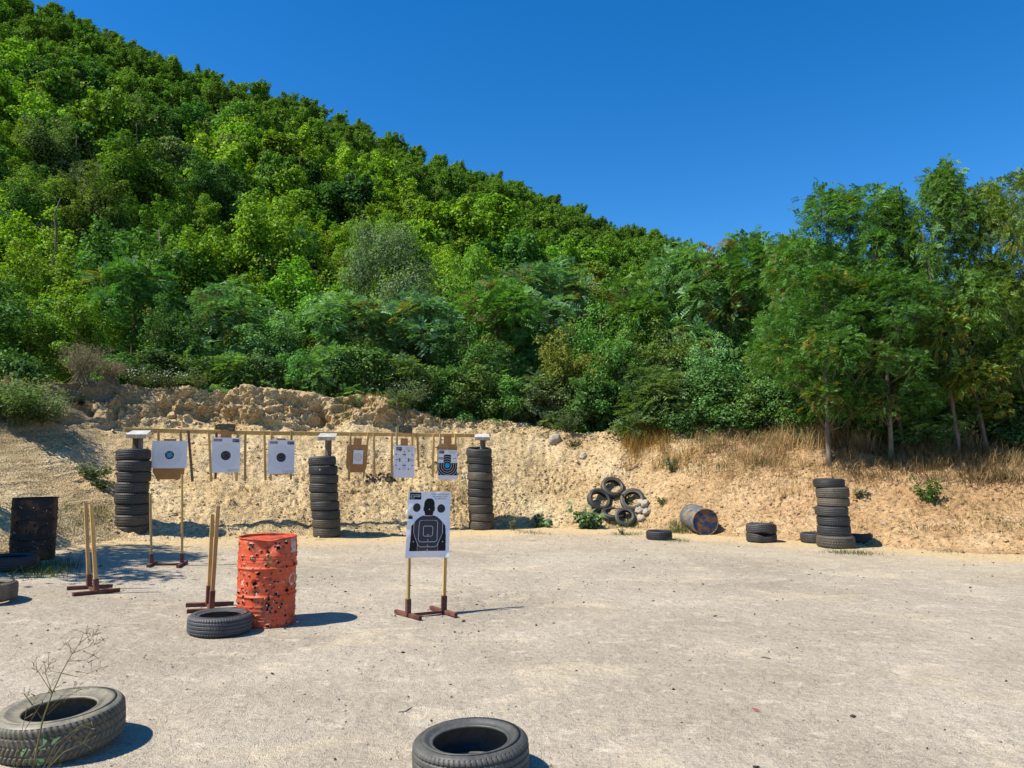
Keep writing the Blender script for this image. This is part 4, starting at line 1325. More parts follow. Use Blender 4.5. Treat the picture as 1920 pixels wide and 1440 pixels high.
# ------------------------------------------------------------------ posts on the columns
def cap_post(label, base, z0, ztop, w, dark_split, rz):
    root = empty("capped_post", (base[0], base[1], z0 - 0.35), rz)
    h = ztop - (z0 - 0.35)
    mb = MB()
    mb.beam((-0.055 if dark_split else 0, 0.02, 0), (-0.055 if dark_split else 0, 0.02, h - 0.03), 0.09, 0.09, (0, 1, 0))
    mb.build("post", M_WOODD if dark_split else M_POSTG, root)
    mb = MB()
    mb.beam((0.05, 0.0, 0), (0.05, 0.0, h - 0.035), 0.07, 0.07, (0, 1, 0))
    mb.build("post", M_POSTG if dark_split else M_WOODD, root)
    mb = MB()
    # tilted sheet with a turned-down lip
    V = [(-w / 2, -0.10, h - 0.045), (w / 2, -0.10, h - 0.045), (w / 2 - 0.015, 0.14, h + 0.035), (-w / 2 + 0.015, 0.14, h + 0.035)]
    V += [(x, y, z - 0.012) for x, y, z in V]
    mb.add(V, [(0, 1, 2, 3), (7, 6, 5, 4), (0, 4, 5, 1), (1, 5, 6, 2), (2, 6, 7, 3), (3, 7, 4, 0)])
    mb.build("cap_sheet", M_PLATE, root)
    mb = MB()
    mb.beam((-w / 2 + 0.01, -0.114, h - 0.085), (w / 2 - 0.005, -0.114, h - 0.088), 0.02, 0.075, (0, 0, 1))
    mb.build("cap_lip", M_POSTG, root)
    mb = MB()
    mb.beam((-0.10, 0.02, h - 0.34), (0.0, 0.0, h - 0.47), 0.05, 0.02, (0, 1, 0))
    mb.build("brace", M_WOOD, root)
    return tag(root, label, "post", "capped posts standing in the tyre columns")
RA = math.atan2(S3[1] - S1[1], S3[0] - S1[0])
cap_post("post with pale steel cap standing in the left tyre column", S1 + np.array([0.0, 0.05, 0]), Z1, P(248, 810, 14.25)[2], 0.385, True, 0.06)
cap_post("post with pale steel cap standing in the middle tyre column", S2 + np.array([-0.05, 0.05, 0]), Z2, P(612, 815, 15.75)[2], 0.38, False, 0.05)
cap_post("post with pale steel cap standing in the right tyre column", S3 + np.array([0.0, 0.05, 0]), Z3, P(903, 816, 17.95)[2], 0.37, False, 0.1)

# ------------------------------------------------------------------ target rack: rail and hanging slats
def rail_y(u):
    # distance along the rail line (vertical plane through the columns, 0.22 m behind them)
    a, b = Gy(248, 14.45), Gy(903, 18.15)
    d = b - a
    k = (u - 960) / FPX * 0.9955
    t = (a[0] - k * a[1]) / (k * d[1] - d[0])
    return a[1] + d[1] * t
rack = empty("target_rack", (0, 0, 0))
L0, L1 = P(233, 806, rail_y(233)), P(919, 817, rail_y(919))
rack.location = tuple((L0 + L1) / 2 * np.array([1, 1, 0]))
RO = np.array(rack.location)
mb = MB()
Lm1, Lm2 = P(470, 811.5, rail_y(470)), P(690, 814, rail_y(690))
pts = [L0, P(350, 808.5, rail_y(350)), Lm1, P(580, 813, rail_y(580)), Lm2, P(810, 816, rail_y(810)), L1]
for a, b in zip(pts[:-1], pts[1:]):
    mb.beam(a - RO, b - RO + (b - a) * 0.004, 0.045, 0.085)
mb.build("rail", M_WOOD, rack)
SL = [(297, 806, 297, 902, 0), (338, 807, 343, 890, 1), (353, 808, 361, 903, 2), (391.5, 809, 396, 903, 0), (406, 811, 404, 898, 2), (446, 811, 443.5, 902, 0), (460, 811, 459.5, 902, 1),
      (495.5, 811, 498, 901, 0), (509.5, 811, 507.5, 901, 0), (546.5, 808, 545.5, 899, 1), (657.5, 811, 654, 901, 1), (691, 812, 681, 897, 1), (701, 812, 702.5, 894, 0), (734.5, 812, 735, 894, 1),
      (744.5, 800, 744, 885, 3), (773.5, 812, 772, 885, 0), (782.5, 812, 785, 876, 1), (813.5, 813, 811.5, 894, 0), (825.5, 813, 825, 885, 3), (854, 813, 853.5, 885, 0)]
slat_mats = [M_WOOD, M_WOODW, M_WOODD, M_STICK]
for (u0, v0, u1, v1, k) in SL:
    mb = MB()
    y = rail_y(u0) - 0.045
    mb.beam(P(u0, v0, y) - RO, P(u1, v1, y - 0.02) - RO, 0.048, 0.022, (math.sin(RA), -math.cos(RA), 0))
    mb.build("slat", slat_mats[k], rack)
tag(rack, "long wooden rail with hanging slats carried by the three tyre columns", "target rack")

# ------------------------------------------------------------------ printed targets
def text_mesh(txt, size, align='LEFT'):
    cu = bpy.data.curves.new("t", 'FONT')
    cu.body = txt
    cu.size = size
    cu.align_x = align
    cu.resolution_u = 2
    ob = bpy.data.objects.new("t", cu)
    COL.objects.link(ob)
    dg = bpy.context.evaluated_depsgraph_get()
    me = bpy.data.meshes.new_from_object(ob.evaluated_get(dg))
    bpy.data.objects.remove(ob)
    V = np.array([v.co[:] for v in me.vertices]).reshape(-1, 3)
    F = [tuple(p.vertices) for p in me.polygons]
    bpy.data.meshes.remove(me)
    return V, F
WHITE = np.array([0.72, 0.71, 0.74])
BLACK = np.array([0.018, 0.017, 0.019])
GREYI = np.array([0.055, 0.052, 0.058])
PALEL = np.array([0.55, 0.54, 0.56])
BLUE = np.array([0.02, 0.33, 0.62])
def lin(c, m, colr):
    c[m] = colr
def sheet(name, parent, w, h, draw, res, wave, texts=(), loc=(0, 0, 0), rot=(0, 0, 0), solid=True):
    """a sheet in the local xz plane, facing -y, origin at its top centre"""
    nx, nz = int(w / res) + 1, int(h / res) + 1
    X, Zt = np.meshgrid(np.linspace(-w / 2, w / 2, nx), np.linspace(0, h, nz))
    Yw = wave(X, Zt)
    V = np.stack([X, Yw, -Zt], -1).reshape(-1, 3)
    idx = np.arange(nx * nz).reshape(nz, nx)
    F = np.stack([idx[:-1, :-1], idx[1:, :-1], idx[1:, 1:], idx[:-1, 1:]], -1).reshape(-1, 4)
    col = np.tile(WHITE, (len(V), 1))
    draw(X.ravel(), Zt.ravel(), col)
    o = link(name, fast_mesh(name, V, F, True, None, [M_PAPER], col), parent, loc=loc, rot=rot)
    for k, (txt, size, x, z, align, mat) in enumerate(texts):
        tv, tf = text_mesh(txt, size, align)
        if not len(tv): continue
        tx, tz = tv[:, 0] + x, z - tv[:, 1]
        ty = wave(tx, tz) - 0.0018
        me = bpy.data.meshes.new("lettering")
        me.from_pydata(np.stack([tx, ty, -tz], 1).tolist(), [], tf)
        me.materials.append(mat)
        link("lettering", me, o)
    return o
def rrect(x, z, cx, cz, hw, hh, r):
    qx, qz = np.abs(x - cx) - hw + r, np.abs(z - cz) - hh + r
    return np.hypot(np.clip(qx, 0, None), np.clip(qz, 0, None)) + np.minimum(np.maximum(qx, qz), 0) - r
def logo(x, z, c, x0, z0, w, h):
    m = (x > x0) & (x < x0 + w) & (z > z0) & (z < z0 + h)
    lin(c, m, BLACK)
    d = np.hypot(x - x0 - 0.26 * w, z - z0 - 0.56 * h)
    lin(c, np.abs(d - 0.27 * h) < 0.035 * h, PALEL)
    lin(c, (np.abs(z - z0 - 0.56 * h) < 0.02 * h) & (np.abs(x - x0 - 0.26 * w) < 0.35 * h), PALEL)
    lin(c, (np.abs(z - z0 - 0.56 * h) < 0.07 * h) & (x > x0 + 0.46 * w) & (x < x0 + 0.93 * w), PALEL * 0.55)
def draw_silhouette(x, z, c):
    # head, neck and shoulders of the practice figure
    hx = 0.003
    head = ((np.abs((x - hx) / 0.062) ** 2.5 + np.abs((z - 0.152) / 0.080) ** 2.5) < 1)
    jaw = (np.abs(x - hx) < 0.062 - 0.25 * np.clip(z - 0.19, 0, 1)) & (z > 0.14) & (z < 0.235)
    ears = (np.abs(x - hx) < 0.067) & (np.abs(z - 0.185) < 0.020)
    neck = (np.abs(x - hx) < 0.048) & (z > 0.20) & (z < 0.27)
    sw = np.where(z < 0.255, 0, 0.05 + 0.148 * np.clip((z - 0.255) / 0.11, 0, 1) ** 0.55)
    sw = np.where(z > 0.365, 0.198 + 0.012 * np.clip((z - 0.365) / 0.26, 0, 1), sw)
    body = (np.abs(x - 0.002) < sw) & (z > 0.255) & (z < 0.630)
    lin(c, head | jaw | ears | neck | body, BLACK)
    bw = np.where(z < 0.44, np.minimum(sw, 0.168), np.clip(0.168 - (z - 0.44) * 0.45, 0.118, 1))
    lin(c, (np.abs(x) < bw) & (z > 0.255) & (z < 0.630), GREYI)
    lw = 0.0024
    lin(c, body & (np.abs(np.abs(x) - bw) < lw) & (z > 0.275), PALEL)
    lin(c, (np.abs(z - 0.257) < lw) & (np.abs(x) < 0.05), PALEL)
    for (cz, hw_, hh_, r) in ((0.420, 0.108, 0.114, 0.03), (0.420, 0.053, 0.052, 0.014)):
        lin(c, np.abs(rrect(x, z, 0.0, cz, hw_, hh_, r)) < lw, PALEL)
    lin(c, (np.abs(rrect(x, z, 0.0, 0.42, 0.120, 0.166, 0.05)) < lw) & (z > 0.54), PALEL)
    for s in (-1, 1):
        lin(c, np.hypot(x - s * 0.144, z - 0.176 - 0.004 * s) < 0.046, GREYI * 0.7)
    for (px, pz) in ((0.005, 0.19), (0.0, 0.457), (0.0, 0.513), (0.0, 0.57), (0.0, 0.617), (-0.165, 0.53), (0.17, 0.53), (-0.18, 0.345), (0.185, 0.345)):
        lin(c, np.hypot(x - px, z - pz) < 0.006, PALEL)
    logo(x, z, c, -0.232, 0.012, 0.132, 0.076)
    lin(c, (np.abs(x + 0.212) < 0.026) & (np.abs(z - 0.277) < 0.013), BLACK)
    lin(c, (np.abs(np.abs(x + 0.212) - 0.016) < 0.005) & (np.abs(z - 0.263) < 0.010), BLACK)
    lin(c, (np.abs(x + 0.212) < 0.005) & (np.abs(z - 0.260) < 0.012), BLACK)
def draw_rings(w, h, rb, blue=False, seed=0, logos=True):
    def f(x, z, c):
        cx, cz = 0.0, h * (0.515 if logos else 0.52)
        d = np.hypot(x - cx, z - cz)
        for k in range(1, 7):
            lin(c, np.abs(d - rb * (1 + 0.255 * k)) < 0.0022, WHITE * 0.62)
        lin(c, d < rb, BLACK)
        for k in (0.28, 0.55, 0.78):
            lin(c, np.abs(d - rb * k) < 0.002, PALEL * 0.4)
        rg = np.random.default_rng(seed)
        if blue:
            ang = np.arctan2(z - cz, x - cx)
            rr = rb * (0.50 + 0.10 * np.sin(5 * ang + 1) + 0.07 * np.sin(11 * ang))
            lin(c, (d < rr * 1.35) & (np.sin(9 * ang) + np.sin(17 * ang + 2) > 0.2), np.array([0.33, 0.27, 0.19]))
            lin(c, d < rr, BLUE)
            lin(c, np.hypot(x - cx + rb * 0.62, z - cz - rb * 0.78) < rb * 0.20, np.array([0.42, 0.38, 0.2]))
        for k in range(16 if blue else 3):
            px, pz = rg.normal() * w * 0.15, cz + rg.normal() * h * 0.15
            lin(c, np.hypot(x - px, z - pz) < 0.004, BLACK if math.hypot(px, pz - cz) > rb else PALEL)
        if logos:
            lin(c, (x > -w * 0.44) & (x < -w * 0.14) & (z > h * 0.04) & (z < h * 0.115), np.array([0.19, 0.18, 0.21]))
            logo(x, z, c, w * 0.22, h * 0.04, w * 0.24, h * 0.09)
    return f
def draw_squares(w, h):
    def f(x, z, c):
        cz = h * 0.45
        for sx in (-1, 1):
            for sz in (-1, 1):
                q = rrect(x, z, sx * w * 0.215, cz + sz * h * 0.165, w * 0.155, h * 0.115, 0.012)
                lin(c, (np.abs(q) < 0.003), np.array([0.16, 0.15, 0.17]))
                d = np.hypot(x - sx * w * 0.215, z - cz - sz * h * 0.165)
                lin(c, d < 0.008, np.array([0.55, 0.40, 0.30]))
                lin(c, (np.abs(z - cz - sz * h * 0.165) < 0.009) & (np.abs(x - sx * w * 0.40) < 0.020), BLACK)
                lin(c, (np.abs(x - sx * w * 0.215) < 0.009) & (np.abs(z - cz - sz * h * 0.29) < 0.020), BLACK)
        for s in (-1, 1):
            lin(c, (np.abs(z - cz - s * h * 0.165) < 0.010) & (np.abs(x) < 0.045), BLACK)
            lin(c, (np.abs(x) < 0.005) & (np.abs(z - cz - s * h * 0.215) < 0.075), BLACK)
            lin(c, (np.abs(x - s * w * 0.215) < 0.010) & (np.abs(z - cz) < 0.045), BLACK)
            lin(c, (np.abs(z - cz) < 0.005) & (np.abs(x - s * w * 0.30) < 0.075), BLACK)
        logo(x, z, c, -w * 0.40, h * 0.055, w * 0.27, h * 0.10)
    return f
def draw_bust(w, h):
    def f(x, z, c):
        cz = h * 0.53
        low = (np.abs(x) < w * 0.485) & (z > h * 0.44) & (z < h * 0.86)
        neck = (np.abs(x + 0.01) < w * 0.19) & (z > h * 0.16) & (z <= h * 0.45)
        lin(c, low | neck, BLACK)
        d = np.hypot(x + 0.01, z - cz)
        for k in (0.105, 0.16, 0.215, 0.27):
            lin(c, (low | neck) & (np.abs(d - k * w / 0.5) < 0.0045), PALEL)
        lin(c, d < 0.064 * w / 0.5, BLUE)
        logo(x, z, c, -w * 0.46, h * 0.025, w * 0.26, h * 0.10)
        lin(c, (x > -w * 0.49) & (x < -w * 0.22) & (z > h * 0.25) & (z < h * 0.33), np.array([0.24, 0.23, 0.25]))
        for px in (0.32, 0.40):
            lin(c, np.hypot(x - px * w, z - h * 0.285) < 0.011, BLACK)
    return f
def draw_small(w, h):
    def f(x, z, c):
        d = np.hypot(x, z - h * 0.52)
        lin(c, np.abs(d - w * 0.37) < 0.006, np.array([0.42, 0.38, 0.16]))
        ok = (np.abs(np.sin(x * 160) + np.sin(z * 130 + 1)) < 0.5) & (d < w * 0.3)
        lin(c, ok, np.array([0.48, 0.44, 0.22]))
    return f
def card(name, w, h, thick=0.006, style='full', holes=0, seed=0):
    """cardboard figure: neck piece, shoulders, tapering foot; top centre at the origin"""
    nw, nh = w * 0.20, h * 0.19
    if style == 'neck':
        pts = [(-nw, 0), (nw, 0), (nw, -nh), (w * 0.42, -nh), (w * 0.5, -nh * 1.3), (w * 0.5, -h * 0.82), (w * 0.36, -h), (-w * 0.36, -h), (-w * 0.5, -h * 0.82), (-w * 0.5, -nh * 1.3), (-w * 0.42, -nh), (-nw, -nh)]
    mb = MB()
    n = len(pts)
    V = [(x, 0, z) for x, z in pts] + [(x, thick, z) for x, z in pts]
    F = [tuple(range(n)), tuple(range(2 * n - 1, n - 1, -1))] + [(i, i + n, (i + 1) % n + n, (i + 1) % n) for i in range(n)]
    mb.add(V, F)
    rg = np.random.default_rng(seed)
    for _ in range(holes):
        x, z = rg.normal() * w * 0.24, -h * 0.45 + rg.normal() * h * 0.22
        if abs(x) > w * 0.45 or z > -nh * 1.3 or z < -h * 0.8: continue
        r = rg.uniform(0.004, 0.009)
        a = np.linspace(0, 2 * math.pi, 6, endpoint=False)
        mb.add([(x + r * math.cos(t), -0.0025, z + r * math.sin(t)) for t in a], [tuple(range(6))], 1)
    return mb.mesh(name, [M_CARD, M_CHIP])
TL = ["СТРЕЛКОВИ КОМПЛЕКС", "Формула 8 с. Лозен", "тел. 0884 44 68 24"]
def three_lines(x, z, size, align='CENTER', mat=None):
    return [(t, size, x, z + i * size * 1.35, align, mat or M_INKG) for i, t in enumerate(TL)]
flatw = lambda ax, az: (lambda x, z: ax * np.sin(x * 7 + 1) * 0.5 + az * np.sin(z * 6 + x * 2))
def hang(label_p, label_c, u0, u1, v0, v1, draw, card_px=None, texts=(), seed=0, push=0.0, tilt=0.0, chole=30):
    """a paper sheet, and the cardboard figure behind it, hung on the rack"""
    uc = (u0 + u1) / 2
    y = rail_y(uc) - 0.10 - push
    a, b = P(u0, v0, y), P(u1, v0, y)
    w = (b[0] - a[0]) / math.cos(RA * 0.9)
    top = P(uc, v0, y)
    h = top[2] - P(uc, v1, y)[2]
    if draw:
        root = empty("paper_target", top, rot=(0.0, tilt, RA * 0.9))
        sheet("sheet", root, w, h, draw(w, h), 0.0045, flatw(0.006, 0.008), texts(w, h) if texts else ())
        tag(root, label_p, "target", "paper targets hanging on the rack")
    if card_px:
        cu0, cu1, cv0, cv1 = card_px
        ca, cb = P(cu0, cv0, y + 0.03), P(cu1, cv0, y + 0.03)
        cw = (cb[0] - ca[0]) / math.cos(RA * 0.9)
        ct = P((cu0 + cu1) / 2, cv0, y + 0.03)
        ch = ct[2] - P((cu0 + cu1) / 2, cv1, y + 0.03)[2]
        r2 = empty("cardboard_target", ct, rot=(0.0, tilt, RA * 0.9))
        link("card", card("card", cw, ch, 0.006, 'neck', chole, seed), r2)
        tag(r2, label_c, "target", "cardboard figures hanging on the rack")
lt = lambda w, h: [("10 9 8 7", 0.030, -w * 0.41, h * 0.100, 'LEFT', M_INKW), ("FORMULA 8", 0.016, w * 0.31, h * 0.075, 'LEFT', M_INKW)] + three_lines(w * 0.26, h * 0.925, 0.019)
hang("square white paper target with a shot-out blue centre, leftmost on the rack", "tapering cardboard figure showing below the leftmost paper target", 292, 346, 826.5, 878, lambda w, h: draw_rings(w, h, 0.082, True, 3, False), (295, 343, 823, 899), None, 1, 0.06)
hang("white ringed paper target under the left olive box", "cardboard figure mostly hidden by the paper under the left olive box", 402, 447, 820.5, 886, lambda w, h: draw_rings(w, h, 0.096, False, 4), (403, 446, 806, 884), lt, 2)
hang("white ringed paper target nearest to the middle tyre column", "cardboard figure mostly hidden by the paper nearest the middle column", 506.5, 550, 825, 888.5, lambda w, h: draw_rings(w, h, 0.097, False, 5), (509, 546, 822, 890), lt, 3)
hang(None, "bare cardboard figure with a small paper patch and many holes", 654, 688, 821, 886, None, (653.5, 688.5, 821.5, 886), None, 4, 0.0, 0.03, 75)
hang("small white paper patch with an olive ring on the bare cardboard figure", None, 664, 680.5, 844, 870, lambda w, h: draw_small(w, h), None, None, 5, 0.02, 0.03)
hang("white paper target with four bracketed squares under the right olive box", "cardboard figure hidden by the paper with four squares", 741, 777, 835.5, 895.5, lambda w, h: draw_squares(w, h), (743, 774, 822, 890),
     lambda w, h: [("FORMULA 8", 0.016, -w * 0.32, h * 0.095, 'LEFT', M_INKW)] + three_lines(w * 0.22, h * 0.075, 0.018), 6, 0.0, 0.02)
hang("paper target with a black bust and blue bullseye, rightmost on the rack", "cardboard figure showing above the rightmost paper target", 823, 857.5, 843.5, 899, lambda w, h: draw_bust(w, h), (822, 857, 818, 896),
     lambda w, h: [("FORMULA 8", 0.016, -w * 0.40, h * 0.07, 'LEFT', M_INKW), ("BULLS", 0.036, -w * 0.47, h * 0.315, 'LEFT', M_INKW)] + three_lines(w * 0.24, h * 0.055, 0.018), 7, 0.0, 0.015, 40)
def olive_box(label, u0, u1, v0, v1, seed):
    y = rail_y((u0 + u1) / 2) - 0.02
    a, b = P(u0, v1, y), P(u1, v1, y)
    w = b[0] - a[0]
    h = P(u0, v0, y)[2] - a[2]
    root = empty("steel_plate_box", (a + b) / 2, 0.12)
    c = 0.03
    pr = [(-w / 2, 0), (w / 2, 0), (w / 2, h - c), (w / 2 - c, h), (-w / 2 + c, h), (-w / 2, h - c)]
    mb = MB()
    n = len(pr)
    mb.add([(x, -0.03, z) for x, z in pr] + [(x, 0.05, z) for x, z in pr], [tuple(range(n)), tuple(range(2 * n - 1, n - 1, -1))] + [(i, i + n, (i + 1) % n + n, (i + 1) % n) for i in range(n)])
    mb.build("box", M_OLIVE, root)
    mb = MB()
    mb.beam((-w / 2 - 0.016, -0.02, 0), (-w / 2 - 0.016, -0.02, h - 0.004), 0.028, 0.03, (0, 1, 0))
    mb.build("edge_strip", M_OLIVEL, root)
    rg = np.random.default_rng(seed)
    mb = MB()
    for _ in range(6):
        x, z, r = rg.uniform(-w * 0.42, w * 0.42), rg.uniform(0.02, h - 0.03), rg.uniform(0.004, 0.008)
        t = np.linspace(0, 6.28, 5, endpoint=False)
        mb.add([(x + r * math.cos(k), -0.0325, z + r * math.sin(k)) for k in t], [tuple(range(5))])
    mb.build("bullet_marks", M_CHIP, root)
    tag(root, label, "steel box", "dark olive steel boxes on the rail")
olive_box("dark olive pitted steel box on the rail above the second paper target", 406, 439, 795, 808.5, 1)
olive_box("dark olive pitted steel box on the rail left of the right tyre column", 748, 773, 797.5, 812, 2)

# ------------------------------------------------------------------ portable stands
def stand(label, feet, poles, tops, socket_h, mats, cross=True, pw=0.042):
    """feet: pixel ends of each foot bar; poles: pixel foot of each pole; tops: pixel top of each pole"""
    B = [Gv(*p) for p in poles]
    c = sum(B) / len(B)
    root = empty("target_stand", c)
    for (p, q) in feet:
        mb = MB()
        a, b = Gv(*p) - c, Gv(*q) - c
        mb.beam(a + np.array([0, 0, 0.022]), b + np.array([0, 0, 0.022]), 0.042, 0.042)
        mb.build("foot_bar", mats[0], root)
    if cross:
        mb = MB()
        d = B[1] - B[0]
        mb.beam(B[0] - c + d * 0.07 + np.array([0, 0, 0.018]), B[1] - c - d * 0.07 + np.array([0, 0, 0.018]), 0.034, 0.028)
        mb.build("cross_bar", mats[1], root)
    d = unit((B[1] - B[0]) * np.array([1, 1, 0]))
    for p0, t in zip(B, tops):
        top = P(t[0], t[1], p0[1])
        ax = unit(top - p0)
        mb = MB()
        mb.beam(p0 - c + ax * 0.02, p0 - c + ax * socket_h, pw + 0.014, pw + 0.012, d)
        mb.build("socket", mats[0], root)
        mb = MB()
        mb.beam(p0 - c + ax * 0.03, top - c, pw, pw * 0.75, d)
        mb.build("pole", M_WOOD if rng.random() < 0.6 else M_WOODW, root)
    tag(root, label, "target stand", "wooden target stands on steel feet")
    return root, B
front, FB = stand("stand carrying the black silhouette paper, in the open middle", [((742, 1150), (788, 1163)), ((808, 1143), (855, 1157))], [(765, 1157), (832, 1150)], [(769, 913), (838, 930)], 0.19, (M_RUST, M_RUSTR))
stand("empty stand seen edge-on at the left beside the dark barrel", [((125, 1106), (211, 1102)), ((136, 1118), (224, 1109))], [(167.5, 1104), (181, 1113)], [(160.5, 943), (171, 945)], 0.17, (M_RUST, M_RUST))
stand("empty stand with one tall pole in front of the left column", [((277, 1065), (293, 1057)), ((333, 1065), (350, 1056))], [(284, 1061), (341.5, 1060)], [(282, 927), (341.5, 889)], 0.17, (M_RUST, M_RUSTR))
stand("empty stand seen edge-on between the orange barrel and left column", [((348, 1138), (438, 1135)), ((350, 1150), (446, 1146))], [(390, 1137), (396, 1148)], [(398.5, 964), (409, 948)], 0.23, (M_RUST, M_RUST))
# the silhouette paper on the front stand
tl, tr_ = P(764, 918, FB[0][1] - 0.03), P(844, 925, FB[1][1] - 0.03)
pw_ = float(np.linalg.norm((tr_ - tl)))
ra2 = math.atan2(tr_[1] - tl[1], tr_[0] - tl[0])
ph_ = tl[2] - P(760, 1043, FB[0][1] - 0.03)[2]
sroot = empty("paper_target", (tl + tr_) / 2 + np.array([0.012, -0.02, 0.0]), rot=(0, 0.35 * math.atan2(tl[2] - tr_[2], pw_), ra2))
def wv(x, z):
    s = 1.0
    return 0.010 * np.sin(x * 8 + z * 3) + 0.012 * np.sin(z * 9 + 2 * x) * np.clip(z, 0, 1) + 0.020 * np.clip((z - 0.60) / 0.1, 0, 1) ** 2 * np.cos(x * 9) - 0.012 * np.exp(-((z - 0.33) / 0.03) ** 2) * np.clip(-x * 6, 0, 1) + 0.004 * np.sin(x * 31 + z * 23)
kx, kz = pw_ / 0.5, ph_ / 0.7
sheet("sheet", sroot, pw_, ph_, lambda x, z, c: draw_silhouette(x / kx, z / kz, c), 0.0028, wv,
      [("FORMULA 8", 0.0175 * kx, -0.178 * kx, 0.043 * kz, 'LEFT', M_INKW)] + [(t, 0.0175 * kx, 0.128 * kx, (0.034 + 0.023 * i) * kz, 'CENTER', M_INK) for i, t in enumerate(TL)])
tag(sroot, "white paper with a black head-and-shoulders silhouette on the front stand", "target")

# ------------------------------------------------------------------ barrels
def drum(name, label, loc, rot, seed, base, holes, dents=(), big=(), paint=None, mat=None, lid_col=None, hmin=0.0045, hmax=0.011, lid_holes=6, chime=None, cat="barrel"):
    rg = np.random.default_rng(seed)
    Rd, H = 0.2875, 0.88
    nu, nv = 300, 152
    th = np.linspace(0, 2 * math.pi, nu, endpoint=False)
    zz = np.linspace(0.0, H, nv)
    Tg, Zg = np.meshgrid(th, zz)
    T, Z = Tg.ravel(), Zg.ravel()
    r = np.full(len(T), Rd)
    for hc in (0.305, 0.585):
        r += 0.013 * np.exp(-((Z - hc) / 0.012) ** 2)
    for hc in (0.07, 0.10, 0.13, 0.17, 0.21, 0.65, 0.68, 0.71):
        r += 0.0035 * np.exp(-((Z - hc) / 0.008) ** 2)
    r -= 0.006 * sstep(0.05, 0.0, Z) + 0.006 * sstep(H - 0.05, H, Z)
    wob = np.stack([np.cos(T) * Rd, np.sin(T) * Rd, Z], 1)
    r += 0.006 * fbm(wob, 0.25, 2, 0.5, seed)
    col = np.tile(np.array(base, float), (len(T), 1))
    col *= (1 + 0.10 * fbm(wob, 0.2, 3, 0.6, seed + 4))[:, None]
    if paint: paint(T, Z, wob, col, rg)
    rust = np.zeros(len(T))
    hole = np.zeros(len(T), bool)
    bare = np.zeros(len(T), bool)
    HL = []
    for _ in range(holes):
        HL.append((rg.uniform(0, 2 * math.pi), rg.uniform(0.02, H - 0.03), rg.uniform(hmin, hmax) * (1.9 if rg.random() < 0.10 else 1)))
    HL += list(big)
    jag = fbm(wob, 0.02, 2, 0.6, seed + 9)
    push = np.zeros(len(T))
    for (t, z, q) in HL:
        dt = (T - t + math.pi) % (2 * math.pi) - math.pi
        d = np.hypot(dt * Rd, Z - z) / q
        d = d + 0.45 * jag
        hole |= d < 0.85
        sgn = 1 if rg.random() < 0.72 else -0.8
        ring = np.exp(-((d - 1.15) / 0.5) ** 2)
        push = np.where(np.abs(ring * sgn) > np.abs(push), ring * sgn * min(0.016, q * 1.0), push)
        rust = np.maximum(rust, sstep(1.55, 1.0, d))
        if rg.random() < 0.4:
            side = (dt * Rd * 0.7 + (Z - z)) > 0
            bare |= (d > 0.9) & (d < 1.35) & side
    r += push * (0.6 + 0.8 * np.abs(jag))
    rc = np.array([0.075, 0.035, 0.018])
    col = col * (1 - rust[:, None] * 0.88) + rc * rust[:, None] * 0.88
    col[bare] = np.array([0.42, 0.36, 0.30])
    def dent(V):
        V = V.copy()
        t = np.arctan2(V[:, 1], V[:, 0])
        rr = np.hypot(V[:, 0], V[:, 1])
        for (dt0, dz0, wt, wz, dep, drop) in dents:
            d = (t - dt0 + math.pi) % (2 * math.pi) - math.pi
            g = np.exp(-(d / wt) ** 2) * np.exp(-((V[:, 2] - dz0) / wz) ** 2) * np.clip(rr / Rd, 0, 1) ** 2
            f = 1 - dep * g / Rd
            V[:, 0] *= f
            V[:, 1] *= f
            V[:, 2] -= drop * g
        return V
    V = dent(np.stack([r * np.cos(T), r * np.sin(T), Z], 1))
    idx = np.arange(nu * nv).reshape(nv, nu)
    F = np.stack([idx[:-1], np.roll(idx[:-1], -1, 1), np.roll(idx[1:], -1, 1), idx[1:]], -1).reshape(-1, 4)
    keep = hole[F].sum(1) < 2
    root = empty(name, loc, rot=rot)
    link("shell", fast_mesh("shell", V, F[keep], True, None, [mat], col), root)
    # chimes: rolled rims top and bottom
    for zc in (H, 0.008):
        a = np.linspace(0, 2 * math.pi, 8, endpoint=False)
        t2 = np.linspace(0, 2 * math.pi, 120, endpoint=False)
        V = np.array([[(Rd - 0.001 + 0.008 * math.cos(q)) * math.cos(t), (Rd - 0.001 + 0.008 * math.cos(q)) * math.sin(t), zc + 0.008 * math.sin(q)] for q in a for t in t2])
        ix = np.arange(8 * 120).reshape(8, 120)
        F2 = np.stack([ix, np.roll(ix, -1, 1), np.roll(np.roll(ix, -1, 1), -1, 0), np.roll(ix, -1, 0)], -1).reshape(-1, 4)
        cc = np.array(chime if chime is not None else base) * 0.9
        wr = sstep(0.1, 0.5, fbm(V, 0.06, 3, 0.6, seed + 20))[:, None]
        link("rim", fast_mesh("rim", dent(V), F2[:, ::-1], True, None, [mat], cc * (1 - 0.7 * wr) + np.array([0.06, 0.03, 0.016]) * 0.7 * wr), root)
    for zc, fl in ((H - 0.018, True), (0.02, False)):
        nr = 26
        rr = np.linspace(0, Rd - 0.004, nr)
        t2 = np.linspace(0, 2 * math.pi, 120, endpoint=False)
        V = np.array([[q * math.cos(t), q * math.sin(t), zc + (0.010 * (1 - (q / Rd) ** 2) if fl else 0)] for q in rr for t in t2])
        ix = np.arange(nr * 120).reshape(nr, 120)
        F2 = np.stack([ix[:-1], np.roll(ix[:-1], -1, 1), np.roll(ix[1:], -1, 1), ix[1:]], -1).reshape(-1, 4)
        lc = np.array(lid_col if lid_col is not None else base)
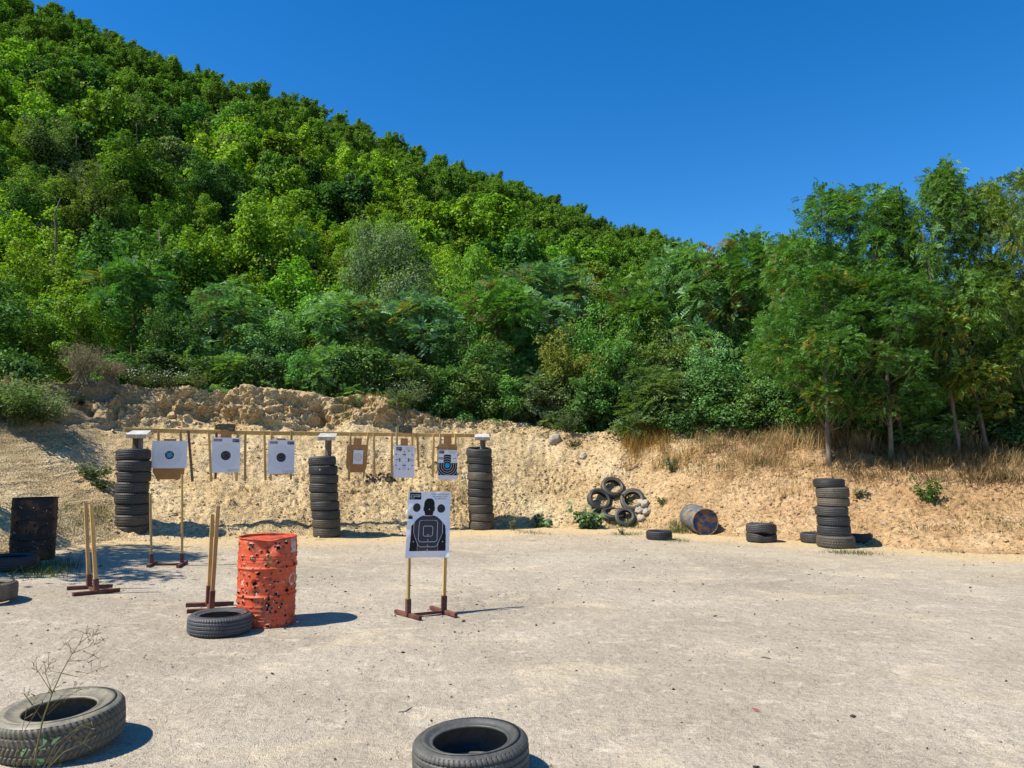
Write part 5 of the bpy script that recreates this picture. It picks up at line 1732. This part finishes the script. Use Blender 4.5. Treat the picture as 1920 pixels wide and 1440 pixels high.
        w1 = sstep(-0.05, 0.12, fbm(V, 0.17, 4, 0.6, seed + 30) - (0.0 if lid_col is not None else 0.25))[:, None]
        cc = lc * (1 - w1) + np.array([0.15, 0.07, 0.025]) * w1 if lid_col is not None else lc * (1 - 0.6 * w1) + rc * 0.6 * w1
        link("lid", fast_mesh("lid", dent(V), F2, True, None, [mat], cc), root)
    tag(root, label, cat)
    return root
ob = Gy(498, 7.9)
face = math.atan2(-ob[1], -ob[0])       # direction of the camera seen from the barrel
def paint_orange(T, Z, wob, col, rg):
    d = (T + math.pi) % (2 * math.pi) - math.pi        # zero faces the camera, positive to the right
    lbl = (np.abs(d - 1.08) < 0.17) & (np.abs(Z - 0.80) < 0.075)
    col[lbl] = np.array([0.55, 0.50, 0.47])
    ring = np.abs(np.hypot((d - 1.05) * 0.29, Z - 0.46) - 0.055) < 0.012
    col[ring & (fbm(wob, 0.05, 2, 0.5, 3) > -0.1)] = np.array([0.60, 0.45, 0.38])
    mk = (np.abs(np.abs(d + 0.95 + 0.0) * 0.29 - np.abs(Z - 0.445) * 0.8) < 0.006) & (np.abs(Z - 0.445) < 0.03) & (np.abs(d + 0.95) < 0.12)
    col[mk] = np.array([0.62, 0.5, 0.42])
    st = (np.abs(d - 0.10 + 0.05 * (Z - 0.7)) < 0.05) & (Z > 0.62) & (Z < 0.73)
    col[st] = np.array([0.36, 0.17, 0.02])
    fd = sstep(0.05, 0.55, fbm(wob, 0.12, 4, 0.65, 18))[:, None]
    col[:] = col * (1 - 0.45 * fd) + np.array([0.62, 0.20, 0.10]) * 0.45 * fd
    rs = sstep(0.35, 0.6, fbm(wob * np.array([1, 1, 0.35]), 0.05, 3, 0.6, 28))[:, None]
    col[:] = col * (1 - 0.6 * rs) + np.array([0.16, 0.06, 0.03]) * 0.6 * rs
    pat = sstep(0.15, 0.5, fbm(wob, 0.3, 3, 0.6, 8))[:, None]
    col[:] = col * (1 - 0.35 * pat) + np.array([0.50, 0.10, 0.05]) * 0.35 * pat
drum("steel_barrel", "orange-red steel barrel riddled with bullet holes", ob, (0, 0, face), 5, (0.56, 0.08, 0.028), 350,
     dents=[(0.0, 0.88, 0.42, 0.10, 0.05, 0.028), (0.08, 0.79, 0.35, 0.06, 0.03, 0.0), (0.25, 0.16, 0.3, 0.12, 0.02, 0.0), (-0.35, 0.70, 0.25, 0.07, 0.012, 0)],
     big=[(6.28 - 0.42, 0.44, 0.022), (6.28 - 0.38, 0.405, 0.013), (0.02, 0.755, 0.017), (0.04, 0.715, 0.012), (0.06, 0.235, 0.018), (6.28 - 0.6, 0.83, 0.013), (0.55, 0.23, 0.013), (0.2, 0.20, 0.011)],
     paint=paint_orange, mat=M_BARREL, lid_col=None)
db = Gy(60, 11.1)
def paint_dark(T, Z, wob, col, rg):
    f = sstep(0.0, 0.5, fbm(wob, 0.22, 4, 0.6, 40))[:, None]
    col[:] = col * (1 - f) + np.array([0.10, 0.045, 0.022]) * f
drum("steel_barrel", "dark burnt rusty barrel full of holes in the left shade", db, (0, 0, math.atan2(-db[1], -db[0])), 8, (0.026, 0.017, 0.014), 210, dents=[(0.6, 0.88, 0.3, 0.08, 0.03, 0.012), (-0.8, 0.5, 0.3, 0.2, 0.02, 0)], paint=paint_dark, mat=M_DRUMD)
lb = Gy(1323, 16.55)
def paint_blue(T, Z, wob, col, rg):
    f = sstep(-0.05, 0.35, fbm(wob, 0.25, 4, 0.65, 60))[:, None]
    col[:] = col * (1 - f) + np.array([0.20, 0.15, 0.10]) * f
bl_ = drum("steel_barrel", "grey-blue barrel lying at the foot of the slope, rusty blue lid", (0, 0, 0), (0, 0, 0), 9, (0.10, 0.11, 0.115), 40, dents=[(1.5, 0.6, 0.4, 0.2, 0.03, 0)], paint=paint_blue, mat=M_DRUMD, lid_col=(0.014, 0.045, 0.115), chime=(0.22, 0.15, 0.08))
ax = Vector((0.10, -0.985, -0.05)).normalized()
q = ax.to_track_quat('Z', 'Y').to_matrix().to_4x4()
bl_.matrix_world = Matrix.Translation(Vector(lb) + Vector((0, 0, 0.285)) - ax * 0.86) @ q

# ------------------------------------------------------------------ stones, clods, litter
def ico(seed, lump=0.45):
    import bmesh
    bm = bmesh.new()
    bmesh.ops.create_icosphere(bm, subdivisions=3, radius=1.0)
    V = np.array([v.co[:] for v in bm.verts])
    F = np.array([[l.index for l in f.verts] for f in bm.faces])
    bm.free()
    V = V * (1 + lump * fbm(V + seed * 7.3, 1.0, 4, 0.6, seed))[:, None]
    V = np.round(V / 0.16) * 0.16 * 0.5 + V * 0.5
    return V, F
ROCKS = [(lambda vf: fast_mesh("rock", vf[0], vf[1], False, None, [M_ROCK]))(ico(i)) for i in range(3)]
ROCKT = [(lambda vf: fast_mesh("rock", vf[0], vf[1], False, None, [M_ROCKT]))(ico(i + 5)) for i in range(3)]
def rock(label, p, s, pal, cat="rock", name="rock", k=0):
    return tag(link(name, pal[k % 3], None, p, (rng.uniform(-.4, .4), rng.uniform(-.4, .4), rng.uniform(0, 6)), s), label, cat)
for k, (lab, u, v, s) in enumerate([
    ("pale concrete lump at the top of the rubble beside the heaped tyres", 1206, 946, (0.14, 0.11, 0.09)), ("middle concrete lump of the rubble beside the heaped tyres", 1199, 958, (0.12, 0.10, 0.09)),
    ("right concrete lump of the rubble beside the heaped tyres", 1212, 962, (0.12, 0.10, 0.10)), ("lowest concrete lump of the rubble right of the small tyre", 1201, 974, (0.11, 0.09, 0.09)),
    ("pale concrete lump left of the small heaped tyre", 1150, 975, (0.12, 0.09, 0.06))]):
    rock(lab, berm_at(u, v) + np.array([0, -0.03, 0.02]), s, ROCKS, "rubble", "concrete_lump", k)
for k, (lab, u, v, s) in enumerate([
    ("grey boulder high on the slope at the dip in the crest", 1040, 825, (0.22, 0.17, 0.17)), ("pale stone on the slope below the dip in the crest", 1094, 856, (0.09, 0.07, 0.10)),
    ("white stone on the slope right of the stack of seven", 1660, 984, (0.06, 0.05, 0.05)), ("pale stone at the crest near the rusty weeds", 1171, 868, (0.045, 0.04, 0.05))]):
    rock(lab, berm_at(u, v), s, ROCKS, k=k)
for k, (lab, u, v, s) in enumerate([
    ("rounded tan stone at the left end of the crumbling cut", 180, 768, (0.11, 0.08, 0.14)), ("tan block at the foot of the cut above the first paper target", 272, 792, (0.11, 0.09, 0.13)),
    ("tan lump fallen below the cut near the left olive box", 436, 840, (0.10, 0.08, 0.08)), ("tan stone at the foot of the right tyre column", 932, 985, (0.08, 0.06, 0.06))]):
    rock(lab, berm_at(u, v), s, ROCKT, k=k)
def scatter_bits(name, label, pts, smin, smax, mat, seed, flat=1.0, cat="earth"):
    rg = np.random.default_rng(seed)
    base = np.array([[0, 0, 1], [.9, 0, .1], [0, .9, -.1], [-.9, 0, .2], [0, -.9, 0], [0, 0, -1]]) * 1.0
    F = np.array([[0, 1, 2], [0, 2, 3], [0, 3, 4], [0, 4, 1], [5, 2, 1], [5, 3, 2], [5, 4, 3], [5, 1, 4]])
    n = len(pts)
    s = smin + (smax - smin) * rg.random(n) ** 3
    a = rg.uniform(0, 6.28, n)
    V = base[None] * (1 + 0.5 * rg.normal(size=(n, 6, 1)) * 0.6)
    V = V * s[:, None, None] * np.stack([np.ones(n), rg.uniform(0.6, 1, n), rg.uniform(0.45, 0.9, n) * flat], 1)[:, None, :]
    x = V[..., 0] * np.cos(a)[:, None] - V[..., 1] * np.sin(a)[:, None]
    y = V[..., 0] * np.sin(a)[:, None] + V[..., 1] * np.cos(a)[:, None]
    V = np.stack([x, y, V[..., 2]], -1) + np.asarray(pts)[:, None, :]
    Fa = (F[None] + np.arange(n)[:, None, None] * 6).reshape(-1, 3)
    o = link(name, fast_mesh(name, V.reshape(-1, 3), Fa, False, None, [mat]))
    return tag(o, label, cat, None, "stuff")
ok = np.where((BZ > 0.25) & (BZ < 3.0) & (bu > -60) & (bu < 1980))[0]
scatter_bits("earth_clods", "tan clods and crumbs lying all over the slope of the berm", BP[rng.choice(ok, 9000)], 0.010, 0.060, M_EARTH, 3)
okl = np.where((BZ > 0.3) & (BZ < 2.4) & (bu > 250) & (bu < 900))[0]
scatter_bits("dark_chips", "dark clay pigeon chips scattered over the target slope", BP[rng.choice(okl, 420)] + np.array([0, 0, 0.01]), 0.012, 0.035, M_DARKBIT, 4, 0.6, "debris")
def gpts(n, xr, yr):
    x = rng.uniform(*xr, n)
    y = rng.uniform(*yr, n)
    return np.stack([x, y, gz(x, y) + 0.003], 1)
pp = gpts(15000, (-9, 11), (2.6, 16))
scatter_bits("gravel", "loose grey gravel scattered over the range floor", pp, 0.003, 0.016, mat_simple("gravel_grey", (0.33, 0.29, 0.24), 0.95, 0.1, 0.35, 3), 6, 0.8, "gravel")
a1, a2, a3 = gpts(200, (-2, 9), (3.2, 13)), gpts(110, (-7, 0), (4, 14)), gpts(260, (-3, 10), (9, 16.5))
scatter_bits("dark_pebbles", "small dark shards and pebbles on the pale range floor", np.concatenate([a1, a2, a3]), 0.009, 0.026, M_DARKBIT, 7, 0.8, "debris")
def stick(label, p0, p1, r, mat=M_STICK, name="stick", bend=0.02):
    p0, p1 = np.array(p0), np.array(p1)
    c = (p0 + p1) / 2
    mb = MB()
    mid = np.array([0, 0, 0.0]) + rng.normal(size=3) * bend
    mid[2] = abs(mid[2]) * 0.5
    mb.tube([p0 - c, mid, p1 - c], [r, r * 0.9, r * 0.6], 6)
    o = mb.build(name, mat, None, loc=c)
    return tag(o, label, "stick")
dz = np.array([0, -0.02, 0.02])
stick("pale broken lath on the slope behind the tall-pole stand", berm_at(314, 966) + dz, berm_at(344, 962) + dz, 0.014)
stick("pale lath lying at the slope toe right of the stand pair", berm_at(412, 975) + dz, berm_at(428, 993) + dz, 0.014)
stick("short pale lath leaning on the left tyre column", Gy(209, 13.9) + np.array([0, 0, 0.05]), Gy(213, 13.85) + np.array([0, 0, 0.33]), 0.014, M_LIT)
stick("short stub of lath at the slope toe before the middle column", Gv(566, 990), Gv(566, 990) + np.array([0.0, 0, 0.09]), 0.016)
stick("thin dark twig on the gravel left of the bottom tyre", Gv(748, 1336) + dz * 0.2, Gv(772, 1327) + dz * 0.2, 0.004, M_BARK)
stick("thin twig on the gravel before the third tyre column", Gv(990, 1015), Gv(1008, 1015), 0.010, M_BARK)
stick("thin fallen twig in the middle of the open gravel", Gv(1426, 1233), Gv(1446, 1236), 0.005, M_BARK)
stick("stick lying on the target slope between the two olive boxes", berm_at(716, 935) + dz, berm_at(740, 955) + dz, 0.016)
# torn sandbag roll under the hanging slats: a dark heap of clay chips
scatter_bits("chip_heap", "heap of dark broken clay chips on the slope between the cardboard figure and the four squares", np.concatenate([berm_pick(120, 685, 742, 888, 904)]) + np.array([0, 0, 0.02]), 0.02, 0.06, M_DARKBIT, 12, 0.8, "debris")
def bottle():
    p = Gv(864, 984) + np.array([0, 0, 0.04])
    root = empty("plastic_bottle", p, rot=(0, R(90), 0.7))
    mb = MB()
    mb.tube([(0, 0, -0.12), (0, 0, -0.11), (0, 0, 0.03), (0, 0, 0.08), (0, 0, 0.10)], [0.034, 0.042, 0.042, 0.016, 0.014], 14)
    mb.build("bottle_body", M_BOTTLE, root, True)
    mb = MB()
    mb.tube([(0, 0, 0.101), (0, 0, 0.118)], [0.017, 0.017], 12)
    mb.build("cap", M_LIT, root)
    tag(root, "green plastic bottle lying left of the right tyre column", "bottle")
bottle()
def scrap(label, p, w, h, mat, seed):
    rg = np.random.default_rng(seed)
    n = 7
    X, Y = np.meshgrid(np.linspace(-w / 2, w / 2, n), np.linspace(-h / 2, h / 2, n))
    Zs = 0.25 * h * fbm(np.stack([X.ravel(), Y.ravel(), 0 * X.ravel() + seed], 1), 0.6 * w, 2, 0.5, seed) + 0.012
    V = np.stack([X.ravel(), Y.ravel(), Zs], 1)
    V = np.concatenate([V, V - [0, 0, 0.002]])
    ix = np.arange(n * n).reshape(n, n)
    F = np.stack([ix[:-1, :-1], ix[:-1, 1:], ix[1:, 1:], ix[1:, :-1]], -1).reshape(-1, 4)
    F = np.concatenate([F, F[:, ::-1] + n * n])
    return tag(link("litter_scrap", fast_mesh("litter_scrap", V, F, True, None, [mat]), None, p, (0, 0, rg.uniform(0, 6))), label, "litter")
scrap("thin green plastic shred on the gravel before the middle column", Gv(601, 1013), 0.22, 0.05, M_BOTTLE, 1)
scrap("white paper scrap behind the left post cap", berm_at(236, 797) + np.array([0, -0.05, 0.03]), 0.12, 0.07, M_LIT, 2)
scrap("white label stuck on the second tyre of the middle column", S2 + np.array([-0.1, -0.31, 9 * 0.181 - 0.25]), 0.02, 0.02, M_LIT, 3).rotation_euler = (R(90), 0, 0)
scrap("red plastic scrap on the open gravel at the right", Gv(1418, 1333), 0.05, 0.015, mat_simple("red_plastic", (0.5, 0.03, 0.03), 0.5), 4)

# ------------------------------------------------------------------ the tall weed in the lower left corner
def tall_weed():
    rg = np.random.default_rng(44)
    y0 = 2.95
    base = Gy(58, y0)
    root = empty("tall_weed", base)
    mb, tips = MB(), []
    def w(u, v, dy=0.0):
        return P(u, v, y0 + dy) - base
    main = [np.array([0, 0, -0.02]), w(50, 1500), w(66, 1420), w(80, 1350), w(98, 1300), w(115, 1262), w(135, 1226), w(150, 1205)]
    mb.tube(main, [0.004, 0.004, 0.0037, 0.0032, 0.0027, 0.002, 0.0016, 0.001], 6)
    tips += main[5:]
    for (a, b, c) in [((98, 1300), (82, 1275), (60, 1240)), ((98, 1300), (85, 1262), (92, 1245)), ((115, 1262), (95, 1258), (78, 1262)), ((92, 1330), (130, 1290), (150, 1292)), ((88, 1340), (125, 1305), (140, 1298)),
                      ((115, 1262), (150, 1270), (190, 1252)), ((135, 1226), (160, 1215), (188, 1205)), ((135, 1226), (128, 1205), (118, 1210)), ((150, 1205), (168, 1192), (182, 1190)), ((150, 1205), (156, 1188), (170, 1187)),
                      ((125, 1240), (160, 1238), (178, 1228)), ((80, 1350), (60, 1320), (45, 1300)), ((98, 1300), (75, 1300), (55, 1330))]:
        dy = rg.uniform(-0.1, 0.12)
        pts = [w(*a), w(*b, dy * 0.5), w(*c, dy)]
        mb.tube(pts, [0.0016, 0.0012, 0.0008], 4, cap=False)
        for _ in range(5):
            f = rg.uniform(0.3, 1)
            s = pts[1] * (1 - f) + pts[2] * f
            e = s + unit(rg.normal(size=3) + np.array([0.3, 0, 0.7])) * rg.uniform(0.02, 0.05)
            mb.tube([s, e], [0.0011, 0.0008], 3, cap=False)
            tips.append(e)
    for (a, b, c) in [((50, 1500), (105, 1395), (158, 1356)), ((55, 1490), (115, 1400), (135, 1378)), ((60, 1470), (120, 1410), (160, 1392)), ((20, 1520), (40, 1380), (95, 1290)), ((10, 1500), (30, 1420), (48, 1340)), ((0, 1500), (-5, 1430), (10, 1400))]:
        pts = [w(*a), w(*b), w(*c)]
        mb.tube([np.array([rg.normal() * .02, rg.normal() * .02, -0.02])] + pts, [0.0022, 0.0018, 0.0014, 0.0008], 5, cap=False)
        for _ in range(5):
            e = pts[2] + unit(rg.normal(size=3) + np.array([0.5, 0, 0.2])) * rg.uniform(0.02, 0.05)
            mb.tube([pts[2] * 0.9 + pts[1] * 0.1, e], [0.001, 0.0008], 3, cap=False)
            tips.append(e)
    mb.build("stem", M_WSTEM, root, True)
    t = np.array(tips)
    V, F = leaves(t, unit(rg.normal(size=t.shape)), 0.026, 0.004, rg)
    tag(link("seed_pods", fast_mesh("seed_pods", V, F, False, None, [M_WPOD]), root), kind="stuff")
    lp = np.array([w(*p) for p in [(84, 1388), (90, 1383), (78, 1402), (100, 1392), (45, 1412), (52, 1424), (72, 1432), (66, 1442), (110, 1440), (30, 1405)]])
    V, F = leaves(lp + rg.normal(size=lp.shape) * 0.004, unit(rg.normal(size=lp.shape) * 0.6 + np.array([0, -0.6, 0.6])), 0.05, 0.020, rg)
    link("leaves", fast_mesh("leaves", V, F, False, None, [M_LEAF]), root, color=(0.09, 0.15, 0.07))
    tag(root, "tall thin seeding weed standing in front of the large tan tyre", "weed")
M_WSTEM = mat_fixed_leaf("weed_stem", (0.26, 0.21, 0.10), 0.15)
M_WPOD = mat_fixed_leaf("weed_pods", (0.20, 0.15, 0.08), 0.3)
tall_weed()
